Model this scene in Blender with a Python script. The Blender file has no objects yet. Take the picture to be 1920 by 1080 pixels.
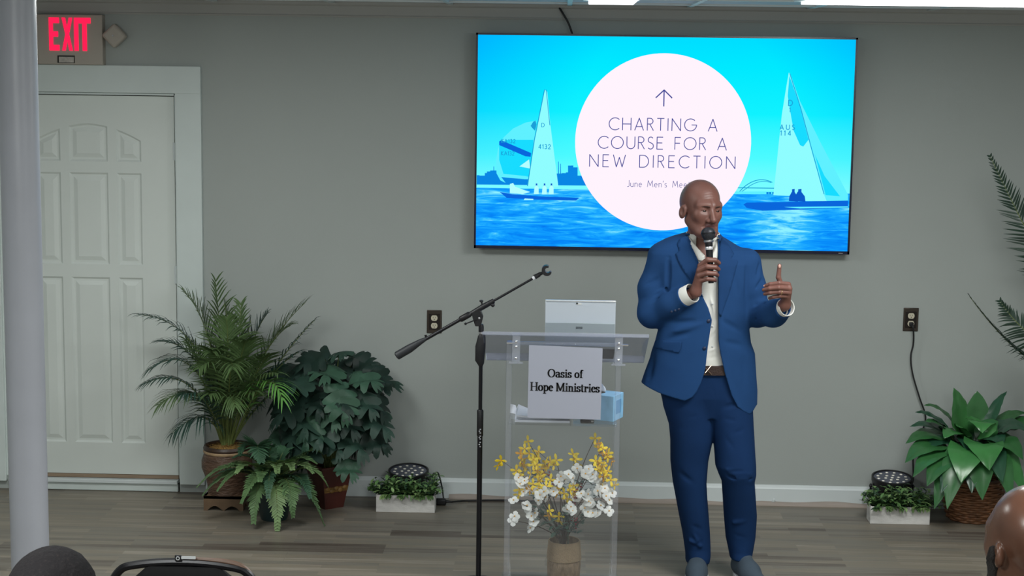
import bpy, bmesh, math, random
import numpy as np
from mathutils import Vector, Matrix
from mathutils.bvhtree import BVHTree
from mathutils.geometry import delaunay_2d_cdt

random.seed(7)
SC = bpy.context.scene
COL = SC.collection
PI = math.pi

# ------------------------------------------------------------------ camera
CAM = np.array([2.0329, -8.6288, 2.2957]); FPX = 3100.0
PITCH, YAW, ROLL = .1331, .0289, .0139
_f = np.array([-math.sin(YAW)*math.cos(PITCH), math.cos(YAW)*math.cos(PITCH), -math.sin(PITCH)])
_r = np.array([math.cos(YAW), math.sin(YAW), 0.0]); _u = np.cross(_r, _f)
CR = _r*math.cos(ROLL)+_u*math.sin(ROLL); CU = np.cross(CR, _f); CF = _f
cam_d = bpy.data.cameras.new('camera'); cam = bpy.data.objects.new('camera', cam_d); COL.objects.link(cam)
cam_d.sensor_width = 36; cam_d.lens = FPX/1920*36; cam_d.clip_end = 60
m_ = Matrix.Identity(4)
for i_ in range(3):
    m_[i_][0] = CR[i_]; m_[i_][1] = CU[i_]; m_[i_][2] = -CF[i_]; m_[i_][3] = CAM[i_]
cam.matrix_world = m_
SC.camera = cam

def at(px, py, y):
    """world point on the upright plane at depth y seen at photo pixel (px, py)"""
    d = CF+CR*(px-960)/FPX-CU*(py-540)/FPX
    return CAM+d*(y-CAM[1])/d[1]
def fl(px, py, z=0.0):
    d = CF+CR*(px-960)/FPX-CU*(py-540)/FPX
    return CAM+d*(z-CAM[2])/d[2]

# ------------------------------------------------------------------ world, exposure
w_ = bpy.data.worlds.new('world'); SC.world = w_; w_.use_nodes = True
w_.node_tree.nodes['Background'].inputs[0].default_value = (.8, .85, 1, 1)
w_.node_tree.nodes['Background'].inputs[1].default_value = 0.0
SC.view_settings.view_transform = 'Standard'; SC.view_settings.look = 'None'
SC.view_settings.exposure = 0.0; SC.view_settings.gamma = 1.0; SC.view_settings.use_curve_mapping = False

# ------------------------------------------------------------------ ceiling lamps (light of the fixtures built further down)
CEIL = 2.6056
LAMPS = [  # x, y, size x, size y, watts down, watts all round
    (0.1, -2.5, 1.2, .5, 34, 12),
    (3.5, -2.7, 1.2, .5, 34, 12),
    (0.4, -6.0, 1.2, .5, 36, 29),
    (3.6, -6.0, 1.2, .5, 38, 29),
    (2.0, -9.6, 1.2, .5, 52, 40),
]
LCOL = (.965, 1, .97)
for i_, (x_, y_, sx_, sy_, p_, q_) in enumerate(LAMPS):
    L_ = bpy.data.lights.new('ceiling_lamp_light', 'AREA'); L_.shape = 'RECTANGLE'
    L_.size = sx_; L_.size_y = sy_; L_.energy = p_*1.06; L_.color = LCOL
    o_ = bpy.data.objects.new('ceiling_lamp_light', L_); COL.objects.link(o_); o_.location = (x_, y_, CEIL-.075)
    L_ = bpy.data.lights.new('ceiling_lamp_glow', 'POINT'); L_.energy = q_*.74; L_.color = LCOL; L_.shadow_soft_size = .12
    o_ = bpy.data.objects.new('ceiling_lamp_glow', L_); COL.objects.link(o_); o_.location = (x_, y_, CEIL-.22)

L_ = bpy.data.lights.new('round_lamp_light', 'AREA'); L_.shape = 'DISK'; L_.size = .9; L_.energy = 12; L_.color = (1, 1, .98)   # of the big round lamp, top right
o_ = bpy.data.objects.new('round_lamp_light', L_); COL.objects.link(o_); o_.location = (fl(1762, 8, CEIL-.05)[0], fl(1760, 12, CEIL-.05)[1]-.5, CEIL-.08)

# ------------------------------------------------------------------ helpers
def lin(h):
    h = h.lstrip('#'); v = [int(h[i:i+2], 16)/255 for i in (0, 2, 4)]
    return tuple(((c+.055)/1.055)**2.4 if c > .04045 else c/12.92 for c in v)+(1,)

def mat(name, col, rough=.6, metal=0, var=.0, vscale=8, bump=0, bscale=60, spec=.5, stretch=(1, 1, 1), emit=None, es=1, coat=0, sub=0, sheen=0):
    m = bpy.data.materials.new(name); m.use_nodes = True
    nt = m.node_tree; b = nt.nodes['Principled BSDF']
    c = lin(col) if isinstance(col, str) else col
    b.inputs['Base Color'].default_value = c
    b.inputs['Roughness'].default_value = rough; b.inputs['Metallic'].default_value = metal
    b.inputs['Specular IOR Level'].default_value = spec
    if coat: b.inputs['Coat Weight'].default_value = coat; b.inputs['Coat Roughness'].default_value = .2
    if sheen: b.inputs['Sheen Weight'].default_value = sheen
    if sub:
        b.inputs['Subsurface Weight'].default_value = sub; b.inputs['Subsurface Radius'].default_value = (.010, .004, .002)
        b.inputs['Subsurface Scale'].default_value = 1
    if emit: b.inputs['Emission Color'].default_value = lin(emit); b.inputs['Emission Strength'].default_value = es
    if var or bump:
        tc = nt.nodes.new('ShaderNodeTexCoord'); mp = nt.nodes.new('ShaderNodeMapping')
        mp.inputs['Scale'].default_value = stretch
        nt.links.new(tc.outputs['Object'], mp.inputs['Vector'])
    if var:
        n = nt.nodes.new('ShaderNodeTexNoise'); n.inputs['Scale'].default_value = vscale; n.inputs['Detail'].default_value = 4
        nt.links.new(mp.outputs[0], n.inputs['Vector'])
        r = nt.nodes.new('ShaderNodeValToRGB'); r.color_ramp.elements[0].position = .3; r.color_ramp.elements[1].position = .7
        r.color_ramp.elements[0].color = tuple(x*(1-var) for x in c[:3])+(1,)
        r.color_ramp.elements[1].color = tuple(min(1, x*(1+var)) for x in c[:3])+(1,)
        nt.links.new(n.outputs['Fac'], r.inputs['Fac']); nt.links.new(r.outputs['Color'], b.inputs['Base Color'])
    if bump:
        n2 = nt.nodes.new('ShaderNodeTexNoise'); n2.inputs['Scale'].default_value = bscale; n2.inputs['Detail'].default_value = 3
        nt.links.new(mp.outputs[0], n2.inputs['Vector'])
        bp = nt.nodes.new('ShaderNodeBump'); bp.inputs['Strength'].default_value = bump; bp.inputs['Distance'].default_value = .01
        nt.links.new(n2.outputs['Fac'], bp.inputs['Height']); nt.links.new(bp.outputs['Normal'], b.inputs['Normal'])
    return m

def emat(name, col, s=1.0):
    m = bpy.data.materials.new(name); m.use_nodes = True; nt = m.node_tree
    nt.nodes.remove(nt.nodes['Principled BSDF']); e = nt.nodes.new('ShaderNodeEmission')
    e.inputs[0].default_value = lin(col) if isinstance(col, str) else col; e.inputs[1].default_value = s
    nt.links.new(e.outputs[0], nt.nodes['Material Output'].inputs[0]); return m

OFF = {}
def off(o): return OFF.get(o.name, np.zeros(3)) if o else np.zeros(3)
def tag(o, label=None, cat=None, group=None, kind=None):
    if label: o['label'] = label
    if cat: o['category'] = cat
    if group: o['group'] = group
    if kind: o['kind'] = kind
    return o
def thing(name, label, cat, loc, group=None, kind=None):
    o = bpy.data.objects.new(name, None); COL.objects.link(o); o.location = [float(x) for x in loc]
    o.empty_display_size = .05; OFF[o.name] = np.array(loc, float)
    return tag(o, label, cat, group, kind)

def perp(d):
    d = np.asarray(d, float); d = d/(np.linalg.norm(d)+1e-12)
    a = np.array([0, 0, 1.]) if abs(d[2]) < .9 else np.array([0, 1., 0])
    x = np.cross(a, d); x /= np.linalg.norm(x); return x, np.cross(d, x)

class MB:
    def __init__(s): s.v = []; s.f = []; s.mi = []; s.n = 0
    def add(s, vs, fs, mi=0):
        b = s.n; vs = np.asarray(vs, float).reshape(-1, 3); s.v.append(vs); s.n += len(vs)
        for f in fs: s.f.append([b+int(i) for i in f]); s.mi.append(mi)
        return s
    def box(s, c, d, R=None, mi=0):
        c = np.asarray(c, float); h = np.asarray(d, float)/2
        p = np.array([[x, y, z] for x in (-1, 1) for y in (-1, 1) for z in (-1, 1)])*h
        if R is not None: p = p@np.asarray(R).T
        return s.add(p+c, [(0, 1, 3, 2), (4, 6, 7, 5), (0, 4, 5, 1), (2, 3, 7, 6), (0, 2, 6, 4), (1, 5, 7, 3)], mi)
    def tube(s, pts, r, n=10, cap=True, mi=0, closed=False, flat=1.0):
        pts = np.asarray(pts, float); k = len(pts); r = np.full(k, r) if np.isscalar(r) else np.asarray(r, float)
        T = np.zeros_like(pts); T[1:-1] = pts[2:]-pts[:-2]; T[0] = pts[1]-pts[0]; T[-1] = pts[-1]-pts[-2]
        if closed: T[0] = T[-1] = pts[1]-pts[-2]
        T /= (np.linalg.norm(T, axis=1)[:, None]+1e-12)
        x, y = perp(T[0]); V = []; A = np.arange(n)*2*PI/n
        for i in range(k):
            x = x-T[i]*(x@T[i]); x /= np.linalg.norm(x)+1e-12; y = np.cross(T[i], x)
            V.append(pts[i]+r[i]*(np.cos(A)[:, None]*x+flat*np.sin(A)[:, None]*y))
        F = []
        for i in range(k-1):
            for j in range(n):
                F.append((i*n+j, i*n+(j+1) % n, (i+1)*n+(j+1) % n, (i+1)*n+j))
        if cap and not closed: F.append(tuple(range(n))[::-1]); F.append(tuple((k-1)*n+j for j in range(n)))
        return s.add(np.concatenate(V), F, mi)
    def cone(s, a, b, ra, rb=None, n=16, mi=0): return s.tube([a, b], [ra, ra if rb is None else rb], n, True, mi)
    def lathe(s, prof, c=(0, 0, 0), n=24, mi=0, axis=None, closed=False):
        c = np.asarray(c, float); A = np.arange(n)*2*PI/n; V = []
        if axis is None: X, Y, Z = np.eye(3)
        else: Z = np.asarray(axis, float); Z = Z/np.linalg.norm(Z); X, Y = perp(Z)
        for r, z in prof: V.append(c+max(r, 1e-5)*(np.cos(A)[:, None]*X+np.sin(A)[:, None]*Y)+z*Z)
        F = []; k = len(prof)
        for i in range(k-1+(1 if closed else 0)):
            i2 = (i+1) % k
            for j in range(n): F.append((i*n+j, i*n+(j+1) % n, i2*n+(j+1) % n, i2*n+j))
        if not closed: F.append(tuple(range(n))[::-1]); F.append(tuple((k-1)*n+j for j in range(n)))
        return s.add(np.concatenate(V), F, mi)
    def grid(s, P, mi=0, wrap=False):
        P = np.asarray(P, float); a, b = P.shape[:2]; F = []
        for i in range(a-1):
            for j in range(b-1 if not wrap else b): F.append((i*b+j, i*b+(j+1) % b, (i+1)*b+(j+1) % b, (i+1)*b+j))
        return s.add(P.reshape(-1, 3), F, mi)
    def prism(s, poly, o, ux, uy, d, mi=0):
        """flat polygon (2D) in the frame o,ux,uy pushed by the vector d"""
        o, ux, uy, d = (np.asarray(q, float) for q in (o, ux, uy, d)); n = len(poly)
        p = np.array([o+x*ux+y*uy for x, y in poly])
        return s.add(np.concatenate([p, p+d]), [tuple(range(n))[::-1], tuple(range(n, 2*n))]+[(i, (i+1) % n, n+(i+1) % n, n+i) for i in range(n)], mi)
    def ell(s, c, r, R=None, nu=16, nv=10, mi=0):
        c = np.asarray(c, float); r = np.full(3, r) if np.isscalar(r) else np.asarray(r, float)
        V = [(0, 0, 1)]; F = []
        for i in range(1, nv):
            t = PI*i/nv
            for j in range(nu): a = 2*PI*j/nu; V.append((math.sin(t)*math.cos(a), math.sin(t)*math.sin(a), math.cos(t)))
        V.append((0, 0, -1)); V = np.array(V)*r; L = len(V)-1
        if R is not None: V = V@np.asarray(R).T
        for j in range(nu):
            F.append((0, 1+j, 1+(j+1) % nu)); F.append((L, L-nu+(j+1) % nu, L-nu+j))
            for i in range(nv-2): F.append((1+i*nu+j, 1+(i+1)*nu+j, 1+(i+1)*nu+(j+1) % nu, 1+i*nu+(j+1) % nu))
        return s.add(V+c, F, mi)
    def build(s, name, mats, parent=None, smooth=True, bevel=0, seg=2, angle=35, recalc=True, loc=None, solid=0):
        me = bpy.data.meshes.new(name); o = bpy.data.objects.new(name, me); COL.objects.link(o)
        base = np.asarray(loc, float) if loc is not None else off(parent)
        v = np.concatenate(s.v)-base
        me.from_pydata([tuple(p) for p in v], [], s.f)
        mats = mats if isinstance(mats, (list, tuple)) else [mats]
        for m in mats: me.materials.append(m)
        me.polygons.foreach_set('material_index', s.mi)
        if recalc:
            bm = bmesh.new(); bm.from_mesh(me); bmesh.ops.recalc_face_normals(bm, faces=bm.faces); bm.to_mesh(me); bm.free()
        if smooth:
            me.polygons.foreach_set('use_smooth', [True]*len(me.polygons))
            if angle: me.set_sharp_from_angle(angle=math.radians(angle))
        me.update()
        if parent: o.parent = parent
        elif loc is not None: o.location = [float(x) for x in loc]
        OFF[o.name] = base
        if solid:
            q = o.modifiers.new('solid', 'SOLIDIFY'); q.thickness = solid; q.offset = 0
        if bevel:
            q = o.modifiers.new('bevel', 'BEVEL'); q.width = bevel; q.segments = seg; q.limit_method = 'ANGLE'; q.angle_limit = math.radians(40)
        return o

def rot(axis, a):
    return np.array(Matrix.Rotation(a, 3, axis))
def bez(pts, n):
    pts = np.asarray(pts, float); t = np.linspace(0, 1, n)[:, None]
    if len(pts) == 3: return (1-t)**2*pts[0]+2*t*(1-t)*pts[1]+t*t*pts[2]
    return (1-t)**3*pts[0]+3*t*(1-t)**2*pts[1]+3*t*t*(1-t)*pts[2]+t**3*pts[3]
def spline(pts, n):
    """Catmull-Rom through the points"""
    P = np.asarray(pts, float); P = np.concatenate([[2*P[0]-P[1]], P, [2*P[-1]-P[-2]]]); out = []
    k = len(P)-3
    for s in np.linspace(0, k-1e-6, n):
        i = int(s); t = s-i; a, b, c, d = P[i:i+4]
        out.append(.5*((2*b)+(-a+c)*t+(2*a-5*b+4*c-d)*t*t+(-a+3*b-3*c+d)*t**3))
    return np.array(out)

# ---- signed-distance modelling: a numpy surface-nets mesher for organic shapes
def sdf_mesh(fn, lo, hi, h):
    lo = np.asarray(lo, float); hi = np.asarray(hi, float)
    n = np.ceil((hi-lo)/h).astype(int)+1
    ax = [lo[i]+h*np.arange(n[i]) for i in range(3)]
    D = np.empty(n)
    for i in range(0, n[0], 16):
        G = np.stack(np.meshgrid(ax[0][i:i+16], ax[1], ax[2], indexing='ij'), -1)
        D[i:i+16] = fn(G.reshape(-1, 3)).reshape(G.shape[:3])
    S = D < 0
    def sh(a, o): return a[o[0]:n[0]-1+o[0], o[1]:n[1]-1+o[1], o[2]:n[2]-1+o[2]]
    cor = [(i, j, k) for i in (0, 1) for j in (0, 1) for k in (0, 1)]
    cnt = sum(sh(S, c).astype(np.int8) for c in cor); act = (cnt > 0) & (cnt < 8)
    idx = -np.ones(act.shape, int); cells = np.argwhere(act); idx[act] = np.arange(len(cells))
    acc = np.zeros((len(cells), 3)); num = np.zeros(len(cells))
    for a in cor:
        for b in range(3):
            if a[b]: continue
            c = list(a); c[b] = 1
            da = sh(D, a)[act]; db = sh(D, c)[act]; m = (da < 0) != (db < 0)
            t = np.where(m, da/np.where(m, da-db, 1), 0)
            p = np.array(a, float)[None]+0*acc; p[:, b] += t
            acc += p*m[:, None]; num += m
    V = lo+h*(cells+acc/num[:, None]); F = []
    for b in range(3):
        o = [0, 0, 0]; o[b] = 1; u, w = [(1, 2), (2, 0), (0, 1)][b]
        A = S[:n[0]-o[0], :n[1]-o[1], :n[2]-o[2]]; B = S[o[0]:, o[1]:, o[2]:]
        for q in np.argwhere(A != B):
            if q[u] == 0 or q[w] == 0 or q[u] > n[u]-2 or q[w] > n[w]-2: continue
            qs = []
            for du, dw in ((-1, -1), (0, -1), (0, 0), (-1, 0)):
                c = q.copy(); c[u] += du; c[w] += dw; qs.append(idx[tuple(c)])
            F.append(qs if A[tuple(q)] else qs[::-1])
    return V, F
def smin(a, b, k):
    h = np.clip(.5+.5*(b-a)/k, 0, 1); return b*(1-h)+a*h-k*h*(1-h)
def smax(a, b, k): return -smin(-a, -b, k)
def s_ell(P, c, r, R=None):
    q = P-np.asarray(c, float)
    if R is not None: q = q@np.asarray(R)
    r = np.asarray(r, float); k0 = np.linalg.norm(q/r, axis=1); k1 = np.linalg.norm(q/(r*r), axis=1)+1e-9
    return k0*(k0-1)/k1
def s_cap(P, a, b, ra, rb=None):
    a = np.asarray(a, float); b = np.asarray(b, float); rb = ra if rb is None else rb
    ba = b-a; t = np.clip((P-a)@ba/(ba@ba+1e-12), 0, 1)
    return np.linalg.norm(P-a-t[:, None]*ba, axis=1)-(ra+(rb-ra)*t)
def s_chain(P, pts, rs, k=.01):
    d = None
    for i in range(len(pts)-1):
        e = s_cap(P, pts[i], pts[i+1], rs[i], rs[i+1]); d = e if d is None else smin(d, e, k)
    return d

# ---- line lettering: strokes in a unit box (x 0..w, y 0..1)
def arc(cx, cy, rx, ry, a0, a1, n=14): return [(cx+rx*math.cos(math.radians(a0+(a1-a0)*i/n)), cy+ry*math.sin(math.radians(a0+(a1-a0)*i/n))) for i in range(n+1)]
GL = {
 'A': (.72, [[(0, 0), (.36, 1), (.72, 0)], [(.12, .3), (.6, .3)]]), 'C': (.8, [arc(.5, .5, .5, .5, 48, 312, 20)]),
 'D': (.74, [[(0, 0), (0, 1), (.28, 1)]+arc(.28, .5, .46, .5, 90, -90)+[(0, 0)]]), 'E': (.48, [[(.48, 1), (0, 1), (0, 0), (.48, 0)], [(0, .52), (.42, .52)]]),
 'F': (.46, [[(.46, 1), (0, 1), (0, 0)], [(0, .52), (.4, .52)]]), 'G': (.92, [arc(.5, .5, .5, .5, 48, 360, 22)+[(.6, .5)]]),
 'H': (.7, [[(0, 0), (0, 1)], [(.7, 0), (.7, 1)], [(0, .5), (.7, .5)]]), 'I': (0.02, [[(.01, 0), (.01, 1)]]),
 'J': (.3, [[(.3, 1), (.3, .2)]+arc(.12, .2, .18, .2, 0, -120, 6)]), 'K': (.55, [[(0, 0), (0, 1)], [(.5, 1), (0, .45), (.55, 0)]]),
 'M': (.85, [[(0, 0), (.12, 1), (.425, .2), (.73, 1), (.85, 0)]]), 'N': (.72, [[(0, 0), (0, 1), (.72, 0), (.72, 1)]]),
 'O': (1.0, [arc(.5, .5, .5, .5, 0, 360, 28)]), 'R': (.5, [[(0, 0), (0, 1), (.22, 1)]+arc(.22, .76, .24, .24, 90, -90, 8)+[(0, .52)], [(.2, .52), (.5, 0)]]),
 'S': (.46, [arc(.23, .76, .21, .24, 40, 230, 10)+arc(.22, .25, .24, .25, 60, -140, 10)]), 'T': (.56, [[(0, 1), (.56, 1)], [(.28, 1), (.28, 0)]]),
 'U': (.66, [[(0, 1), (0, .34)]+arc(.33, .34, .33, .34, 180, 360)+[(.66, 1)]]), 'W': (1.0, [[(0, 1), (.26, 0), (.5, .8), (.74, 0), (1, 1)]]),
 '1': (.2, [[(0, .8), (.15, 1), (.15, 0)]]), '2': (.5, [arc(.25, .73, .24, .27, 165, -40, 10)+[(0, 0), (.5, 0)]]),
 '3': (.46, [arc(.2, .76, .22, .24, 140, -90, 10)+arc(.2, .26, .25, .26, 90, -140, 10)]), '4': (.55, [[(.42, 0), (.42, 1), (0, .28), (.55, .28)]]),
 'u': (.4, [[(0, .6), (0, .2)]+arc(.2, .2, .2, .2, 180, 360, 8)+[(.4, .6)], [(.4, .6), (.4, 0)]]), 'n': (.4, [[(0, 0), (0, .6)], [(0, .4)]+arc(.2, .4, .2, .2, 180, 0, 8)+[(.4, 0)]]),
 'e': (.44, [[(.02, .32), (.42, .32)]+arc(.22, .3, .21, .3, 10, 310, 12)]), 's': (.3, [arc(.15, .45, .13, .15, 40, 230, 8)+arc(.14, .15, .15, .15, 60, -140, 8)]),
 't': (.26, [[(.12, .85), (.12, 0)], [(0, .6), (.26, .6)]]), 'i': (.02, [[(.01, 0), (.01, .58)], [(.01, .76), (.01, .84)]]),
 'g': (.42, [arc(.21, .3, .21, .3, 0, 360, 14), [(.42, .6), (.42, -.1)]+arc(.21, -.1, .21, .2, 0, -150, 8)]), "'": (.05, [[(.04, 1), (.02, .76)]]), ' ': (.42, []),
}
def stroke_text(mb, text, o, ux, uy, size, gap=.2, w=.07, mi=0, wv=None, center=True, nz=None, lift=0.0):
    """strokes of the text as narrow ribbons; o = middle of the base line"""
    tot = sum(GL[c][0] for c in text)+gap*(len(text)-1); x = -tot/2 if center else 0
    o, ux, uy = (np.asarray(q, float) for q in (o, ux, uy)); nz = np.cross(ux, uy) if nz is None else nz
    for c in text:
        gw, st = GL[c]
        for s in st:
            p = np.array(s, float)+[x, 0]
            ribbon(mb, p, o+nz*lift, ux*size, uy*size, w, mi)
        x += gw+gap
    return tot*size
def ribbon(mb, p, o, ux, uy, w, mi=0, nib=None):
    for a, b in zip(p[:-1], p[1:]):
        d = b-a; L = np.linalg.norm(d)
        if L < 1e-6: continue
        d = d/L; n = np.array([-d[1], d[0]])
        hw = w/2 if nib is None else math.sqrt((nib[0]*n[0])**2+(nib[1]*n[1])**2)/2
        e = min(hw, w/2)*.5*d if nib is None else min(nib)*.4*d
        q = [a-e-n*hw, b+e-n*hw, b+e+n*hw, a-e+n*hw]
        mb.add([o+x*ux+y*uy for x, y in q], [(0, 1, 2, 3)], mi)
# ================================================================== SETTING
M = {}
def new_floor():
    m = bpy.data.materials.new('vinyl_plank'); m.use_nodes = True; nt = m.node_tree; b = nt.nodes['Principled BSDF']; N = nt.nodes.new; L = nt.links.new
    tc = N('ShaderNodeTexCoord'); br = N('ShaderNodeTexBrick'); L(tc.outputs['Object'], br.inputs['Vector'])
    br.inputs['Scale'].default_value = 1; br.inputs['Brick Width'].default_value = 1.22; br.inputs['Row Height'].default_value = .15
    br.inputs['Mortar Size'].default_value = .0012; br.offset = .37; br.inputs['Bias'].default_value = 0
    br.inputs['Color1'].default_value = (0, 0, 0, 1); br.inputs['Color2'].default_value = (1, 1, 1, 1); br.inputs['Mortar'].default_value = (.5, .5, .5, 1)
    # a second, narrower brick pattern gives the printed strips inside each plank
    b2 = N('ShaderNodeTexBrick'); L(tc.outputs['Object'], b2.inputs['Vector']); b2.inputs['Scale'].default_value = 1
    b2.inputs['Brick Width'].default_value = .61; b2.inputs['Row Height'].default_value = .05; b2.inputs['Mortar Size'].default_value = 0; b2.offset = .43
    b2.inputs['Color1'].default_value = (0, 0, 0, 1); b2.inputs['Color2'].default_value = (1, 1, 1, 1)
    mp = N('ShaderNodeMapping'); mp.inputs['Scale'].default_value = (1.3, 26, 1); L(tc.outputs['Object'], mp.inputs['Vector'])
    ns = N('ShaderNodeTexNoise'); ns.inputs['Scale'].default_value = 1.6; ns.inputs['Detail'].default_value = 6; ns.inputs['Distortion'].default_value = .6
    ad = N('ShaderNodeVectorMath'); ad.operation = 'ADD'; L(mp.outputs[0], ad.inputs[0]); L(br.outputs['Color'], ad.inputs[1]); L(ad.outputs[0], ns.inputs['Vector'])
    x1 = N('ShaderNodeMath'); x1.operation = 'MULTIPLY_ADD'; L(b2.outputs['Color'], x1.inputs[0]); x1.inputs[1].default_value = .30; 
    x0 = N('ShaderNodeMath'); x0.operation = 'MULTIPLY_ADD'; L(br.outputs['Color'], x0.inputs[0]); x0.inputs[1].default_value = .24; 
    x2 = N('ShaderNodeMath'); x2.operation = 'MULTIPLY'; L(ns.outputs['Fac'], x2.inputs[0]); x2.inputs[1].default_value = .62
    L(x2.outputs[0], x0.inputs[2]); L(x0.outputs[0], x1.inputs[2])
    cr = N('ShaderNodeValToRGB'); e = cr.color_ramp.elements
    e[0].position = .22; e[0].color = lin('#4d443d'); e[1].position = .9; e[1].color = lin('#968e82')
    for p, c in ((.42, '#686057'), (.56, '#7a756b'), (.7, '#7f7668')):
        q = e.new(p); q.color = lin(c)
    L(x1.outputs[0], cr.inputs['Fac']); L(cr.outputs['Color'], b.inputs['Base Color'])
    b.inputs['Roughness'].default_value = .42; b.inputs['Specular IOR Level'].default_value = .4
    bp = N('ShaderNodeBump'); bp.inputs['Strength'].default_value = .12; bp.inputs['Distance'].default_value = .004
    L(ns.outputs['Fac'], bp.inputs['Height']); L(bp.outputs[0], b.inputs['Normal'])
    return m
M['floor'] = new_floor()
M['wall'] = mat('wall_paint', '#a2a8a5', .75, var=.025, vscale=1.2, bump=.05, bscale=180)
M['door'] = mat('door_paint', '#d3dad6', .5, var=.02, vscale=3)
M['casing'] = mat('casing_paint', '#ccd6d4', .5, var=.03, vscale=5)
M['white'] = mat('white_trim', '#cdd5d6', .45, var=.02, vscale=4)
M['ceil'] = mat('ceiling_tile', '#b9bcc4', .9, var=.05, vscale=40, bump=.3, bscale=120)
M['crown'] = mat('crown_paint', '#a6a6a2', .7, var=.02, vscale=2)
M['taupe'] = mat('shoe_moulding', '#9a8f86', .6, var=.08, vscale=3, stretch=(1, 8, 8))
M['black'] = mat('black_plastic', '#141418', .45)
M['blackm'] = mat('black_metal', '#131319', .38, .3)
M['cable'] = mat('black_cable', '#101013', .5)
M['column'] = mat('column_paint', '#b3b6c0', .38, var=.03, vscale=6, bump=.08, bscale=14)
M['dark'] = mat('dark_gap', '#191a19', .8)
M['steel'] = mat('steel', '#b8b8bc', .3, .9)

XL, XR, YB = -1.9, 5.35, -11.2
o = MB().box(((XL+XR)/2, YB/2, -.05), (XR-XL+.3, -YB+.3, .1)).build('floor', M['floor'], smooth=False); tag(o, kind='structure')
w = MB()
w.box(((XL-.92)/2, .06, CEIL/2), (-.92-XL, .12, CEIL)); w.box(((.008+XR)/2, .06, CEIL/2), (XR-.008, .12, CEIL)); w.box((-.456, .06, (2.124+CEIL)/2), (.928, .12, CEIL-2.124))
tag(w.build('wall_back', M['wall'], smooth=False), kind='structure')
tag(MB().box((XL-.06, YB/2, CEIL/2), (.12, -YB, CEIL)).build('wall_left', M['wall'], smooth=False), kind='structure')
tag(MB().box((XR+.06, YB/2, CEIL/2), (.12, -YB, CEIL)).build('wall_right', M['wall'], smooth=False), kind='structure')
tag(MB().box(((XL+XR)/2, YB-.06, CEIL/2), (XR-XL, .12, CEIL)).build('wall_front', M['wall'], smooth=False), kind='structure')
c = MB().box(((XL+XR)/2, YB/2, CEIL+.06), (XR-XL+.3, -YB+.3, .1))
for k in range(18):
    y = -.33-.61*k
    c.box(((XL+XR)/2, y, CEIL+.006), (XR-XL, .024, .012), mi=1)
for k in range(12): c.box((XL+.3+.61*k, YB/2, CEIL+.0065), (.024, -YB, .011), mi=1)
tag(c.build('ceiling', [M['ceil'], M['white']], smooth=False), kind='structure')
# crown board along the back wall: flat board with a small bead at its foot
t = MB(); pr = [(-.018, 2.537), (-.022, 2.543), (-.018, 2.549), (-.018, 2.592), (-.03, 2.60), (-.03, CEIL+.01), (0, CEIL+.01), (0, 2.537)]
t.prism(pr, (XL, 0, 0), (0, 1, 0), (0, 0, 1), (XR-XL, 0, 0)); tag(t.build('trim_1', M['crown'], smooth=False), kind='structure')
# baseboard: face + bevelled cap
pr = [(0, 0), (-.014, 0), (-.014, .088), (-.010, .096), (-.006, .108), (0, .108)]
t = MB().prism(pr, (.152, 0, 0), (0, 1, 0), (0, 0, 1), (XR-.152, 0, 0)).prism(pr, (XL, 0, 0), (0, 1, 0), (0, 0, 1), (-1.07-XL, 0, 0))
tag(t.build('baseboard_back', M['white'], smooth=False), kind='structure')
a, b = at(842, 930, -.02)[0], at(1628, 945, -.02)[0]; t = MB(); n = 40; P = []
for i in range(n+1):
    x = a+(b-a)*i/n; hgt = .020+.004*math.sin(i*.9)+.003*math.sin(i*.37+1); 
    P.append([(x, -.014, hgt), (x, -.022, hgt-.003), (x, -.030, hgt*.45), (x, -.032, 0)])
tag(MB().grid(P).build('trim_2', M['taupe']), kind='structure')
# loose scrap of tape lifting off the baseboard, right of the trousers
p = at(1449, 940, -.018)
MB().add([p+[-.012, 0, -.012], p+[.012, 0, -.012], p+[.012, -.004, .006], p+[.004, -.012, .022], p+[-.004, -.006, .004]], [(0, 1, 2, 3, 4)]).build('tape_scrap', M['white'], solid=.0008)
tag(bpy.data.objects['tape_scrap'], 'tiny white tape scrap curling off the baseboard right of the blue trousers', 'tape')

# ------------------------------------------------------------------ door
DX0, DX1, DZ0, DZ1 = -.912, 0.0, .088, 2.116
d = thing('door_1', None, None, (-.456, 0, 0), kind='structure')
s = MB(); yf = .012
def dx(px, py): return at(px, py, yf)[0]
def dz(px, py): return at(px, py, yf)[2]
xc = (DX0+DX1)/2
colm = [(dx(222, 500), dx(268, 500))]; cen = (dx(129, 500), dx(201, 500)); hw = (cen[1]-cen[0])/2
cols = [(2*xc-colm[0][1], 2*xc-colm[0][0]), (xc-hw, xc+hw), colm[0]]
rows = [(dz(200, 830), dz(200, 520)), (dz(200, 496), dz(200, 324)), (dz(200, 303), dz(165, 231))]
def quad(x0, x1, z0, z1): s.add([(x0, yf, z0), (x1, yf, z0), (x1, yf, z1), (x0, yf, z1)], [(0, 1, 2, 3)])
xs = [DX0]+[v for c_ in cols for v in c_]+[DX1]
for i in range(0, 8, 2): quad(xs[i], xs[i+1], DZ0, DZ1)
KA = .34
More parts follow.
